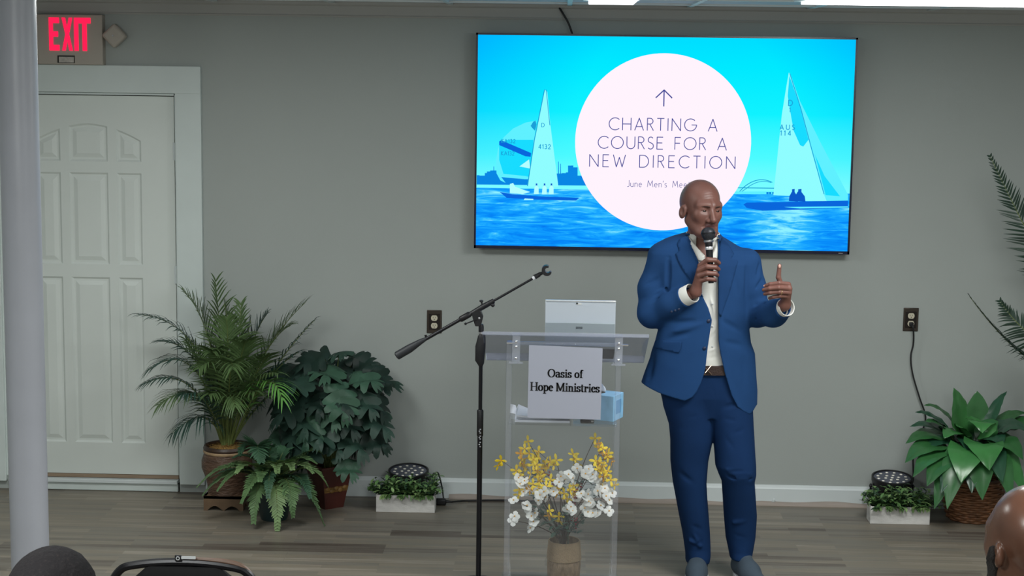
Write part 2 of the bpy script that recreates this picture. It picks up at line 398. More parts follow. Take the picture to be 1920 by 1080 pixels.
for (x0, x1) in cols:
    zz = [DZ0]+[v for r_ in rows for v in r_]+[DZ1]
    for i in range(0, 8, 2): quad(x0, x1, zz[i], zz[i+1])
    for ri, (z0, z1) in enumerate(rows):
        def top(x): return z1-(.95*(x-xc)**2+.05*abs(x-xc) if ri == 2 else 0)
        K = 9; loops = []
        for ins, dep in ((0, 0), (.010, .009), (.020, .009), (.042, .001)):
            X = np.linspace(x1-ins, x0+ins, K)
            lp = [(x0+ins, yf+dep, z0+ins), (x1-ins, yf+dep, z0+ins)]+[(x, yf+dep, top(x)-ins) for x in X]
            loops.append(lp)
        nL = len(loops[0])
        if ri == 2:   # spandrel above the arch
            X = np.linspace(x1, x0, K); vv = [(x, yf, z1) for x in X]+[(x, yf, top(x)) for x in X]
            s.add(vv, [(i, i+1, K+i+1, K+i) for i in range(K-1)])
        vv = [p_ for lp in loops for p_ in lp]; ff = []
        for l_ in range(3):
            for i in range(nL): ff.append((l_*nL+i, l_*nL+(i+1) % nL, (l_+1)*nL+(i+1) % nL, (l_+1)*nL+i))
        ff.append(tuple(3*nL+i for i in range(nL))); s.add(vv, ff)
# edges and back of the slab
s.add([(DX0, yf, DZ0), (DX1, yf, DZ0), (DX1, yf, DZ1), (DX0, yf, DZ1), (DX0, yf+.035, DZ0), (DX1, yf+.035, DZ0), (DX1, yf+.035, DZ1), (DX0, yf+.035, DZ1)],
      [(4, 5, 6, 7), (0, 1, 5, 4), (1, 2, 6, 5), (2, 3, 7, 6), (3, 0, 4, 7)])
s.build('door_slab', M['door'], d, smooth=False)
cs = MB()
cs.box((.0825, -.012, 1.09), (.1360, .03, 2.088)); cs.box((-.9945, -.012, 1.09), (.1360, .03, 2.088))
cs.box((-.456, -.013, 2.203), (1.213, .032, .142))
cs.box((-.456, .01, 2.1255), (.93, .07, .010)); cs.box((.0125, .015, 1.1), (.008, .06, 2.05)); cs.box((-.9235, .015, 1.1), (.008, .06, 2.05))
cs.build('door_casing', M['casing'], d, smooth=False, bevel=.003)
g_ = MB().box((-.456, .055, 1.08), (.94, .02, 2.1)); g_.build('door_gap', M['dark'], d, smooth=False)
th = MB()
th.box((-.456, .0, .056), (.915, .06, .020)); th.build('door_threshold', M['white'], d, smooth=False, bevel=.003)
MB().box((-.456, .02, .0775), (.915, .03, .017)).build('door_sweep', mat('bare_wood_sill', '#8d7a66', .7, var=.15, vscale=4, stretch=(1, 10, 10)), d, smooth=False)
MB().box((-.456, -.004, .0225), (.915, .02, .041)).build('door_sill', M['casing'], d, smooth=False, bevel=.004)
for hz in (dz(330, 284), dz(330, 515), dz(330, 800)):
    hb = MB(); hb.tube([(.001, .004, hz-.047), (.001, .004, hz+.047)], .0055, 10); hb.box((.001, .012, hz), (.016, .012, .09)); hb.build('door_hinge', M['white'], d)

# ------------------------------------------------------------------ round support column near the left of the room
cx_, cy_ = -.36, -3.2
p0, p1 = at(2, 60, cy_), at(73, 60, cy_); q0, q1 = at(15, 1000, cy_), at(85, 1000, cy_)
ctr, cbt = (p0[0]+p1[0])/2, (q0[0]+q1[0])/2; rr = (p1[0]-p0[0]+q1[0]-q0[0])/4
t = thing('support_column', 'pale painted round steel support column in front of the white panelled door', 'column', ((ctr+cbt)/2, cy_, 0))
xm = (ctr+cbt)/2
MB().lathe([(rr, .012), (rr, CEIL-.012)], (xm, cy_, 0), 40).build('shaft', M['column'], t)
MB().lathe([(rr+.05, 0), (rr+.05, .012), (rr+.001, .012)], (xm, cy_, 0), 40).build('base_plate', M['column'], t)
MB().lathe([(rr+.001, CEIL-.012), (rr+.05, CEIL-.012), (rr+.05, CEIL)], (xm, cy_, 0), 40).build('top_plate', M['column'], t)

# ------------------------------------------------------------------ ceiling fixtures
M['lamp'] = emat('lit_diffuser', (1, .98, .97, 1), 4.0)
M['lampb'] = emat('lit_diffuser_cool', (.93, .96, 1, 1), 4.0)
def fixture(x, y, sx, sy, label, group=None):
    t = thing('ceiling_light', label, 'ceiling light', (x, y, CEIL), group)
    MB().box((x, y, CEIL-.03), (sx+.05, sy+.05, .06)).build('housing', M['white'], t, bevel=.006)
    MB().box((x, y, CEIL-.065), (sx, sy, .01)).build('diffuser', M['lamp'], t, bevel=.003)
names = ['rectangular white ceiling light left of the aisle near the stage', 'rectangular white ceiling light right of the aisle near the stage',
         'rectangular white ceiling light above the left seats', 'rectangular white ceiling light above the right seats', 'rectangular white ceiling light at the rear of the room']
for (x, y, sx, sy, p_, q_), nm in zip(LAMPS, names): fixture(x, y, sx, sy, nm, 'rectangular ceiling lights')
def hgt_y(py, z, px): return fl(px, py, z)[1]
# big round lamp at the top right
zb = CEIL-.05; far = hgt_y(12, zb, 1760); R_ = .5
xc_ = fl(1762, 8, zb)[0]; cyl = far-R_
t = thing('ceiling_light', 'large round glowing ceiling lamp at the top right, right of the screen', 'ceiling light', (xc_, cyl, CEIL))
MB().lathe([(R_+.012, 0), (R_+.012, -.022), (R_, -.026), (0, -.026)], (xc_, cyl, CEIL), 64).build('housing', M['white'], t)
pr = [(R_*math.cos(a_), -.0265-.022*math.sin(a_)) for a_ in np.linspace(0, PI/2, 8)]
MB().lathe(pr, (xc_, cyl, CEIL), 64).build('diffuser', M['lamp'], t)
# narrow lamp above the screen
far = hgt_y(8, CEIL-.03, 1147); xc_ = fl(1147, 6, CEIL-.03)[0]
t = thing('ceiling_light', 'narrow glowing ceiling lamp above the middle of the screen', 'ceiling light', (xc_, far-.3, CEIL))
MB().box((xc_, far-.3, CEIL-.008), (.25, .64, .016)).build('housing', M['white'], t, bevel=.003)
MB().box((xc_, far-.3, CEIL-.024), (.2, .6, .016)).build('diffuser', M['lampb'], t, bevel=.004)

# ================================================================== WALL THINGS
# ------------------------------------------------------------------ television
TX, TZ, TW, TH, TY = 2.5555, 1.9115, 1.942, 1.108, -.085
tv = thing('television', 'large wall television showing a sailing slide with a white circle', 'television', (TX, TY, TZ))
b_ = MB().box((TX, TY+.022, TZ), (TW, .036, TH)); b_.build('housing', mat('tv_case', '#0a0c16', .35), tv, bevel=.004)
MB().box((TX, -.022, TZ), (.6, .044, .4)).build('wall_mount', M['blackm'], tv)
fr = MB(); bw = .010
for c_, s_ in (((TX, TY, TZ+TH/2-bw/2), (TW, .012, bw)), ((TX, TY, TZ-TH/2+bw/2+.003), (TW, .012, bw+.006)), ((TX-TW/2+bw/2, TY, TZ), (bw, .012, TH)), ((TX+TW/2-bw/2, TY, TZ), (bw, .012, TH))): fr.box(c_, s_)
fr.build('bezel', mat('tv_bezel', '#0c1030', .25, spec=.6), tv, smooth=False)
MB().box((TX+TW/2-.045, TY-.0065, TZ-TH/2+.006), (.022, .002, .004)).build('badge', M['steel'], tv, smooth=False)
MB().box((TX+.0, TY, TZ-TH/2-.006), (.05, .012, .012)).build('sensor', M['black'], tv, smooth=False)
def screen_mat():
    m = bpy.data.materials.new('slide_background'); m.use_nodes = True; nt = m.node_tree; N = nt.nodes.new; L = nt.links.new
    nt.nodes.remove(nt.nodes['Principled BSDF']); e = N('ShaderNodeEmission'); L(e.outputs[0], nt.nodes['Material Output'].inputs[0])
    tc = N('ShaderNodeTexCoord'); sp = N('ShaderNodeSeparateXYZ'); L(tc.outputs['Object'], sp.inputs[0])
    hz = at(1150, 356, TY)[2]-TZ; lo = -TH/2
    def mr(inp, a_, b_):
        q = N('ShaderNodeMapRange'); q.inputs[1].default_value = a_; q.inputs[2].default_value = b_; L(inp, q.inputs[0]); return q.outputs[0]
    def ramp(inp, els):
        q = N('ShaderNodeValToRGB'); el = q.color_ramp.elements
        el[0].position, el[0].color = els[0][0], lin(els[0][1]); el[1].position, el[1].color = els[-1][0], lin(els[-1][1])
        for p_, c_ in els[1:-1]: k = el.new(p_); k.color = lin(c_)
        L(inp, q.inputs[0]); return q.outputs[0]
    sky = ramp(mr(sp.outputs[2], hz, TH/2), [(0, '#7dfdff'), (.22, '#4cfbff'), (.5, '#10f2ff'), (.8, '#00e9ff'), (1, '#00dcff')])
    # the photo on the slide is a deeper blue at its upper left and right
    dst = N('ShaderNodeVectorMath'); dst.operation = 'DISTANCE'; L(tc.outputs['Object'], dst.inputs[0]); dst.inputs[1].default_value = (.1, 0, .1)
    side = mr(dst.outputs['Value'], .55, 1.15); mx = N('ShaderNodeMix'); mx.data_type = 'RGBA'
    zf = mr(sp.outputs[2], hz, TH/2); mm = N('ShaderNodeMath'); mm.operation = 'MULTIPLY'; L(side, mm.inputs[0]); L(zf, mm.inputs[1])
    L(mm.outputs[0], mx.inputs[0]); L(sky, mx.inputs[6]); mx.inputs[7].default_value = lin('#00b4ff')
    mp = N('ShaderNodeMapping'); mp.inputs['Scale'].default_value = (3.2, 1, 26); L(tc.outputs['Object'], mp.inputs[0])
    ns = N('ShaderNodeTexNoise'); ns.inputs['Scale'].default_value = 1.5; ns.inputs['Detail'].default_value = 7; ns.inputs['Distortion'].default_value = 1.1; ns.inputs['Roughness'].default_value = .62; L(mp.outputs[0], ns.inputs[0])
    dp = mr(sp.outputs[2], lo, hz)
    def glint(cx, cz, rx, rz):
        d3 = N('ShaderNodeMapping'); d3.inputs['Location'].default_value = (-cx/rx, 0, -cz/rz); d3.inputs['Scale'].default_value = (1/rx, 0, 1/rz); L(tc.outputs['Object'], d3.inputs[0])
        ln = N('ShaderNodeVectorMath'); ln.operation = 'LENGTH'; L(d3.outputs[0], ln.inputs[0])
        q = N('ShaderNodeMapRange'); q.inputs[1].default_value = .1; q.inputs[2].default_value = 1; q.inputs[3].default_value = .22; q.inputs[4].default_value = 0; L(ln.outputs['Value'], q.inputs[0]); return q.outputs[0]
    p1_ = at(1475, 432, TY); p2_ = at(1150, 435, TY)
    ad = N('ShaderNodeMath'); ad.operation = 'ADD'; L(ns.outputs['Fac'], ad.inputs[0]); L(glint(p1_[0]-TX, p1_[2]-TZ, .22, .2), ad.inputs[1])
    a2 = N('ShaderNodeMath'); a2.operation = 'ADD'; L(ad.outputs[0], a2.inputs[0]); L(glint(p2_[0]-TX, p2_[2]-TZ, .12, .035), a2.inputs[1])
    a3 = N('ShaderNodeMath'); a3.operation = 'MULTIPLY_ADD'; L(dp, a3.inputs[0]); a3.inputs[1].default_value = .16; L(a2.outputs[0], a3.inputs[2])
    wat = ramp(a3.outputs[0], [(.34, '#0576ee'), (.47, '#078cfa'), (.58, '#12a0ff'), (.68, '#2fbcff'), (.84, '#8df0ff')])
    gt = N('ShaderNodeMath'); gt.operation = 'GREATER_THAN'; L(sp.outputs[2], gt.inputs[0]); gt.inputs[1].default_value = hz
    m2 = N('ShaderNodeMix'); m2.data_type = 'RGBA'; L(gt.outputs[0], m2.inputs[0]); L(wat, m2.inputs[6]); L(mx.outputs[2], m2.inputs[7]); L(m2.outputs[2], e.inputs[0])
    e.inputs[1].default_value = 1.0
    return m
ys = TY-.0005
sc_ = MB().add([(TX-TW/2+bw, ys, TZ-TH/2+bw+.006), (TX+TW/2-bw, ys, TZ-TH/2+bw+.006), (TX+TW/2-bw, ys, TZ+TH/2-bw), (TX-TW/2+bw, ys, TZ+TH/2-bw)], [(0, 1, 2, 3)]).build('screen', screen_mat(), tv, smooth=False)
SM = [emat('slide_'+n, c_) for n, c_ in (('sail', '#8ffdff'), ('sail_light', '#b4feff'), ('sail_shade', '#18dcff'), ('hull', '#0a66dc'), ('skyline', '#0a86e4'), ('spinnaker', '#5ff0ff'), ('line', '#1b9fd8'), ('circle', '#fff3fd'), ('ink', '#454a98'), ('crew', '#0b58c8'))]
SAIL, SLIGHT, SSH, HULL, SKY_, SPIN, LINE, CIRC, INK, CREW = range(10)
pic = MB()
xmax, xmin, zmin = TX+TW/2-bw-.001, TX-TW/2+bw+.001, TZ-TH/2+bw+.007
def shp(pts, mi, layer):
    P = [at(x, y, ys-.0004*layer) for x, y in pts]
    P = [(min(max(p_[0], xmin), xmax), p_[1], max(p_[2], zmin)) for p_ in P]
    pic.add(P, [tuple(range(len(P)))], mi)
def line(pts, wd, mi, layer):
    pts = np.array(pts, float); o_ = at(0, 0, ys-.0004*layer)
    for a_, b_ in zip(pts[:-1], pts[1:]):
        dv = b_-a_; dv = dv/np.linalg.norm(dv); nn = np.array([-dv[1], dv[0]])*wd/2
        shp([a_-nn, b_-nn, b_+nn, a_+nn], mi, layer)
rs = random.Random(3)
# skyline strips
xx = 893
while xx < 1092:
    ww = rs.choice([4, 6, 8, 10]); hh = rs.uniform(4, 12)+(14 if 1055 < xx < 1085 and rs.random() < .7 else 0)
    if 893 <= xx < 930: hh = rs.uniform(4, 16)
    shp([(xx, 346), (xx+ww, 346), (xx+ww, 334-hh), (xx, 334-hh)], SKY_, 1); xx += ww
shp([(893, 346), (1100, 348), (1100, 334), (893, 333)], SKY_, 1.5)
for x_, y_ in ((1046, 303), (1050, 307), (925, 312)): shp([(x_, 346), (x_+2.2, 346), (x_+1.6, y_), (x_+.4, y_)], SKY_, 1.6)
# spinnaker
shp([(1006, 226), (985, 230), (962, 241), (944, 258), (934, 278), (930, 300), (931, 325), (938, 338), (948, 343), (940, 332), (984, 336), (993, 336), (1002, 258)], SPIN, 2)
shp([(936, 272), (950, 262), (1000, 262), (1000, 334), (985, 330), (944, 326), (936, 300)], SSH, 2.5)
shp([(936, 265), (940, 263), (996, 287), (995, 294), (985, 293), (936, 272)], HULL, 3)
shp([(1000, 228), (1004, 226), (1006, 234), (1003, 245), (998, 240), (995, 236)], LINE, 3)
shp([(974, 312), (992, 299), (994, 316)], SLIGHT, 3)
# left boat
shp([(1021, 168), (1026, 172), (1032, 235), (1047, 350), (1012, 352), (990, 349), (1002, 262)], SAIL, 4)
line([(1021, 168), (1002, 262), (989, 349)], 1.6, LINE, 4.4); line([(1024, 168), (1031, 235)], 1.2, LINE, 4.4)
shp([(937, 360), (960, 364), (1010, 368), (1086, 371), (1080, 376), (1000, 374), (950, 371)], HULL, 4)
shp([(956, 345), (962, 343), (966, 350), (982, 356), (994, 360), (980, 364), (956, 362)], SLIGHT, 4.5)
for x_ in (1006, 1021, 1034): shp([(x_-4, 352), (x_, 347), (x_+4, 352), (x_+4, 364), (x_-5, 364)], SLIGHT, 5); shp([(x_-1.5, 344), (x_+1.5, 344), (x_+1.5, 348), (x_-1.5, 348)], CREW, 5)
shp([(984, 372), (1000, 373), (1000, 375), (982, 375)], SLIGHT, 5)
# bridge and far shore
line([(1384, 362)]+[(x_, 337+.0125*(x_-1428)**2) for x_ in range(1394, 1452, 6)], 1.5, LINE, 1)
line([(1380, 366)]+[(x_, 340+.0125*(x_-1432)**2) for x_ in range(1398, 1452, 6)], 1.2, LINE, 1)
line([(1382, 352), (1452, 353)], 1.6, LINE, 1); shp([(1376, 359), (1452, 359), (1452, 364), (1374, 364)], SPIN, 1.5)
for x_ in (1437, 1442, 1448): shp([(x_, 360), (x_+4, 360), (x_+4, 364), (x_, 364)], SKY_, 2)
shp([(1545, 356), (1574, 358), (1574, 368), (1545, 368)], SKY_, 1)
# right boat
shp([(1481, 136), (1500, 190), (1540, 270), (1590, 365), (1590, 377), (1510, 377), (1500, 300)], SPIN, 2)
shp([(1528, 290), (1546, 330), (1575, 368), (1548, 366)], SSH, 2.4)
shp([(1479, 136), (1474, 165), (1466, 215), (1460, 270), (1455, 320), (1450, 366), (1500, 368), (1505, 377), (1550, 377), (1543, 360), (1522, 285), (1502, 210), (1484, 145)], SAIL, 3)
shp([(1480, 142), (1486, 158), (1500, 200), (1516, 262), (1506, 275), (1500, 272), (1488, 245), (1481, 205), (1477, 180)], SSH, 3.5)
line([(1481, 138), (1502, 205), (1522, 280), (1545, 364)], 1.4, LINE, 4)
shp([(1394, 383), (1400, 380), (1590, 376), (1590, 390), (1570, 390), (1500, 393), (1430, 395), (1400, 390)], HULL, 4)
shp([(1470, 388), (1590, 387), (1590, 389), (1500, 391)], SPIN, 4.5)
for dx_, s__ in ((1487, 1), (1499, 1.25)): shp([(dx_-8*s__, 377), (dx_-7*s__, 368), (dx_-2*s__, 362-3*s__), (dx_-2*s__, 355), (dx_+3*s__, 354), (dx_+3*s__, 360), (dx_+8*s__, 368), (dx_+9*s__, 378)], CREW, 5)
# white disc
cc = at(1243, 267, ys); rx = (at(1408, 267, ys)[0]-at(1078, 267, ys)[0])/2; rz = (at(1243, 101, ys)[2]-at(1243, 433, ys)[2])/2
pic.add([(cc[0]+rx*math.cos(a_), ys-.003, cc[2]+rz*math.sin(a_)) for a_ in np.linspace(0, 2*PI, 97)[:-1]], [tuple(range(96))], CIRC)
pic.build('slide_picture', SM, sc_, smooth=False, recalc=False)
yt = ys-.0036
def ttl(text, px, py, cap_px, width_px, wgt, mi=0, gap=.3, y=yt):
    tx = MB()
    o_ = at(px, py, y); s_ = cap_px/ (FPX/ (CF@(o_-CAM)))
    n_ = len(text)-1; g0 = sum(GL[c_][0] for c_ in text); want = width_px/cap_px
    gap = (want-g0)/n_ if width_px else gap
    stroke_text(tx, text, o_, (1, 0, 0), (0, 0, 1), s_, gap, wgt, mi, nz=np.zeros(3)); tx.build('slide_text', [SM[INK], SM[LINE]], sc_, smooth=False, recalc=False)
ttl('CHARTING A', 1243, 244.8, 22.5, 202, .07); ttl('COURSE FOR A', 1241.5, 279.8, 22.5, 240, .07); ttl('NEW DIRECTION', 1241.5, 314.3, 22.5, 272, .07)
ttl("June Men's Meeting", 1244, 351, 12, 136, .075)
o_ = at(1244.5, 199, yt); s_ = 30/(FPX/(CF@(o_-CAM)))
tx = MB()
for seg in ([(0, 0), (0, 1)], [(-.5, .52), (0, 1), (.5, .52)]): ribbon(tx, np.array(seg, float), o_, np.array([1., 0, 0])*s_, np.array([0, 0, 1.])*s_, .075)
tx.build('slide_arrow', [SM[INK], SM[LINE]], sc_, smooth=False, recalc=False)
for txt, px, py, cap, wd in (('4132', 1021, 279, 8, 22), ('D', 1018, 238, 7, 0), ('KA132', 953, 268, 7, 26), ('KA132', 952, 291, 7, 24), ('AUS', 1476, 243, 9, 27), ('114', 1473, 254, 9, 19), ('D', 1482, 198, 10, 0), ('1', 1481, 210, 8, 0)):
    ttl(txt, px, py, cap, wd, .16, 1)
# cable from the ceiling down behind the television
p = [at(1048, 13, -.022), at(1056, 26, -.034), at(1066, 44, -.036), at(1073, 64, -.03), at(1076, 80, -.03)]
tag(MB().tube(spline(p, 20), .0055, 8).build('video_cable', M['cable'], loc=p[0]), 'black video cable running from the ceiling down behind the television', 'cable')

# ------------------------------------------------------------------ exit sign
e0, e1 = at(67, 26, -.06), at(193, 122, -.06); ex, ez = (e0[0]+e1[0])/2, (e0[2]+e1[2])/2; ew, eh = e1[0]-e0[0], e0[2]-e1[2]
M['beige'] = mat('sign_plastic', '#a9a298', .5)
t = thing('exit_sign', 'beige exit sign with red glowing letters above the white door', 'exit sign', (ex, 0, e1[2]))
MB().box((ex, -.03, ez), (ew, .06, eh)).build('housing', M['beige'], t, bevel=.005)
M['exit'] = emat('exit_glow', '#ff1a4a', 1.3); M['exit'].node_tree.nodes['Emission'].inputs[0].default_value = (1, .012, .07, 1)
gl = {'E': [[(0, 0), (.62, 0), (.62, .17), (.24, .17), (.24, .42), (.55, .42), (.55, .58), (.24, .58), (.24, .83), (.62, .83), (.62, 1), (0, 1)]],
      'X': [[(0, 0), (.24, 0), (.37, .3), (.5, 0), (.74, 0), (.5, .5), (.74, 1), (.5, 1), (.37, .7), (.24, 1), (0, 1), (.24, .5)]],
      'I': [[(0, 0), (.24, 0), (.24, 1), (0, 1)]], 'T': [[(.22, 0), (.46, 0), (.46, .83), (.68, .83), (.68, 1), (0, 1), (0, .83), (.22, .83)]]}
lt = MB(); lz = at(130, 95, -.061)[2]; lh = at(130, 33, -.061)[2]-lz
for ch, xa, xb, adv in (('E', 92, 111, .62), ('X', 116, 136, .74), ('I', 139, 147, .24), ('T', 147, 170, .68)):
    a_, b_ = at(xa, 60, -.061)[0], at(xb, 60, -.061)[0]
    lt.prism(gl[ch][0], (a_, -.0600, lz), ((b_-a_)/adv, 0, 0), (0, 0, lh), (0, -.004, 0))
lt.build('letters', M['exit'], t, smooth=False)
q = at(124, 111, -.061); nb = MB().box((q[0], -.061, q[2]), (.09, .003, .038)); nb.build('name_plate', M['dark'], t, smooth=False)
MB().box((q[0]+.002, -.0625, q[2]-.002), (.078, .002, .029)).build('name_plate_face', mat('plate_face', '#b5b0a8', .5, var=.2, vscale=60), t, smooth=False)
# emergency lamp head on the sign's side
hq = at(214, 67, -.075); R45 = rot('Y', math.radians(47))
hd = MB().box(hq+np.array([0, .012, 0]), (.094, .05, .094), R45)
hdo = hd.build('emergency_lamp_head', M['beige'], t, bevel=.014, seg=3)
tag(hdo, 'square lamp head turned on its corner')
MB().lathe([(.006, 0), (.004, -.004)], hq+np.array([-.003, -.012, 0]), 12, axis=(0, 1, 0)).build('lamp_dimple', M['steel'], hdo)
MB().cone((ex+ew/2-.002, -.03, hq[2]), (hq[0]-.02, -.03, hq[2]), .012).build('lamp_arm', M['beige'], t)

# ------------------------------------------------------------------ wall outlets
M['bronze'] = mat('bronze_plate', '#2a2320', .35, .5); M['bronze_hi'] = mat('bronze_rim', '#4a423c', .3, .6); M['ivory'] = mat('ivory_outlet', '#c9c2ad', .4)
def outlet(px, py, label):
    c_ = at(px, py, 0); x, z = c_[0], c_[2]
    t = thing('wall_outlet', label, 'outlet', (x, 0, z), 'bronze wall outlets')
    MB().box((x, -.003, z), (.079, .006, .124)).build('cover_plate', M['bronze_hi'], t, bevel=.003)
    MB().box((x, -.0065, z), (.058, .004, .086)).build('inner_plate', M['bronze'], t, bevel=.001)
    for k in (1, -1):
        zz = z+k*.0205
        poly = [(.0172*math.cos(a_), max(-.0145, min(.0145, .0172*math.sin(a_)))) for a_ in np.linspace(0, 2*PI, 33)[:-1]]
        r_ = MB().prism(poly, (x, -.008, zz), (1, 0, 0), (0, 0, 1), (0, -.003, 0)).build('receptacle', M['ivory'], t, smooth=False)
        sl = MB(); sl.box((x-.006, -.0112, zz+.003), (.0022, .001, .008)); sl.box((x+.006, -.0112, zz+.003), (.0022, .001, .007)); sl.cone((x, -.0108, zz-.007), (x, -.0117, zz-.007), .0026)
        sl.build('slots', M['dark'], r_, smooth=False)
    return x, z
outlet(814.5, 603, 'bronze wall outlet with two empty ivory sockets behind the microphone stand')
ox2, oz2 = outlet(1707.5, 599, 'bronze wall outlet with a black plug in its lower socket, right of the man')
# ================================================================== LECTERN AND WHAT STANDS ON IT
def acrylic(name, tint, haze=.06, hazecol=(.75, .78, .85, 1), ior=1.49):
    m = bpy.data.materials.new(name); m.use_nodes = True; nt = m.node_tree; N = nt.nodes.new; L = nt.links.new
    nt.nodes.remove(nt.nodes['Principled BSDF']); out = nt.nodes['Material Output']
    tr = N('ShaderNodeBsdfTransparent'); tr.inputs[0].default_value = tint
    df = N('ShaderNodeBsdfDiffuse'); df.inputs[0].default_value = hazecol
    mx = N('ShaderNodeMixShader'); mx.inputs[0].default_value = haze; L(tr.outputs[0], mx.inputs[1]); L(df.outputs[0], mx.inputs[2])
    gl_ = N('ShaderNodeBsdfGlossy'); gl_.inputs['Roughness'].default_value = .04; fr_ = N('ShaderNodeFresnel'); ge = N('ShaderNodeNewGeometry'); io = N('ShaderNodeMapRange'); io.inputs[3].default_value = ior; io.inputs[4].default_value = 1/ior
    L(ge.outputs['Backfacing'], io.inputs[0]); L(io.outputs[0], fr_.inputs[0])   # thin sheet: both faces mirror alike
    m2 = N('ShaderNodeMixShader'); L(fr_.outputs[0], m2.inputs[0]); L(mx.outputs[0], m2.inputs[1]); L(gl_.outputs[0], m2.inputs[2]); L(m2.outputs[0], out.inputs[0])
    return m
M['acr'] = acrylic('clear_acrylic', (.96, .97, .975, 1), .018)
M['acrtray'] = acrylic('tray_acrylic', (.90, .915, .97, 1), .05, (.6, .63, .85, 1))
M['acredge'] = acrylic('acrylic_edge', (.86, .88, .92, 1), .16, (.85, .88, .95, 1)); M['acrpost'] = acrylic('acrylic_post', (.93, .94, .96, 1), .07, (.8, .83, .9, 1))
SC.cycles.transparent_max_bounces = 24
LY = -1.66
LXc = at(1056, 800, LY)[0]
lec = thing('lectern', 'clear acrylic lectern with a sloping tray, between the microphone stand and the man', 'lectern', (LXc, LY+.16, 0))
zsh = at(1058, 797, LY+.0)[2]
xl, xr = at(953, 800, LY)[0], at(1157, 800, LY)[0]
zt0 = at(1060, 630, LY)[2]; 
ztop = at(1060, 640, LY+.02)[2]
pnl = MB().box(((xl+xr)/2, LY, ztop/2+.01), (xr-xl-.02, .006, ztop-.02)); pnl.build('front_panel', M['acr'], lec, smooth=False)
for x in (xl, xr):
    for yy in (LY+.004,):
        MB().box((x, yy, ztop/2+.006), (.024, .024, ztop-.012)).build('post', M['acrpost'], lec, smooth=False, bevel=.003)
MB().box(((xl+xr)/2, LY+.16, .006), (xr-xl+.06, .36, .012)).build('base', M['acr'], lec, smooth=False, bevel=.002)
sd = MB().box(((xl+xr)/2, LY+.155, zsh), (xr-xl, .30, .010)); sd.build('shelf', M['acr'], lec, smooth=False, bevel=.002)
for x in (xl+.004, xr-.004): MB().box((x, LY+.29, zsh/2+.006), (.012, .02, zsh-.012)).build('rear_post', M['acr'], lec, smooth=False)
# tray: sloping slab, high at the front edge
f0, f1 = at(905, 622, LY-.02), at(1217, 633, LY-.02); g0, g1 = at(915, 671, LY+.36), at(1217, 681, LY+.36)
zf, zg = (f0[2]+f1[2])/2, (g0[2]+g1[2])/2; tx0, tx1 = f0[0], f1[0]; yf_, yg_ = LY-.02, LY+.36
sl = np.array([0, yg_-yf_, zg-zf]); sl /= np.linalg.norm(sl); nrm = np.array([0, -sl[2], sl[1]])
TL = math.hypot(yg_-yf_, zg-zf); tc_ = np.array([(tx0+tx1)/2, (yf_+yg_)/2, (zf+zg)/2])
RT = np.stack([[1, 0, 0], sl, nrm], 1)
MB().box(tc_, (tx1-tx0, TL, .012), RT).build('tray', M['acrtray'], lec, smooth=False, bevel=.002)
MB().box((tc_[0], yg_, zg+.012), (tx1-tx0, .012, .032), RT).build('tray_ledge', M['acredge'], lec, smooth=False, bevel=.002)
MB().box((tc_[0], yf_, zf), (tx1-tx0, .010, .016), RT).build('tray_front_edge', M['acredge'], lec, smooth=False, bevel=.002)
def tray_z(y): return zf+(zg-zf)*(y-yf_)/(yg_-yf_)
MB().cone((xl, LY+.02, ztop-.012), (xr, LY+.02, ztop-.012), .008).build('crossbar', M['acredge'], lec)
M['bolt'] = mat('bolt_chrome', '#e8e8ec', .15, .9)
for x in (at(968, 650, LY)[0], at(1160, 650, LY)[0]):
    zA, zB = at(1060, 680, LY-.014)[2], at(1060, 626, LY-.014)[2]
    br_ = MB().box((x, LY-.018, (zA+zB)/2), (.034, .012, zB-zA)).build('bracket', M['acredge'], lec, smooth=False, bevel=.003)
    for z in (zA+.018, (zA+zB)/2+.005, zB-.035): MB().ell((x, LY-.027, z), (.006, .005, .006)).build('bolt', M['bolt'], br_)
    MB().box((x+(-.016 if x < LXc else .016), LY-.012, (zA+zB)/2+.018), (.05, .010, .007)).build('bracket_lip', M['bolt'], lec, smooth=False, bevel=.001)
    MB().box((x, LY-.016, zA-.004), (.06, .016, .008)).build('bracket_foot', M['acredge'], lec, smooth=False, bevel=.002)
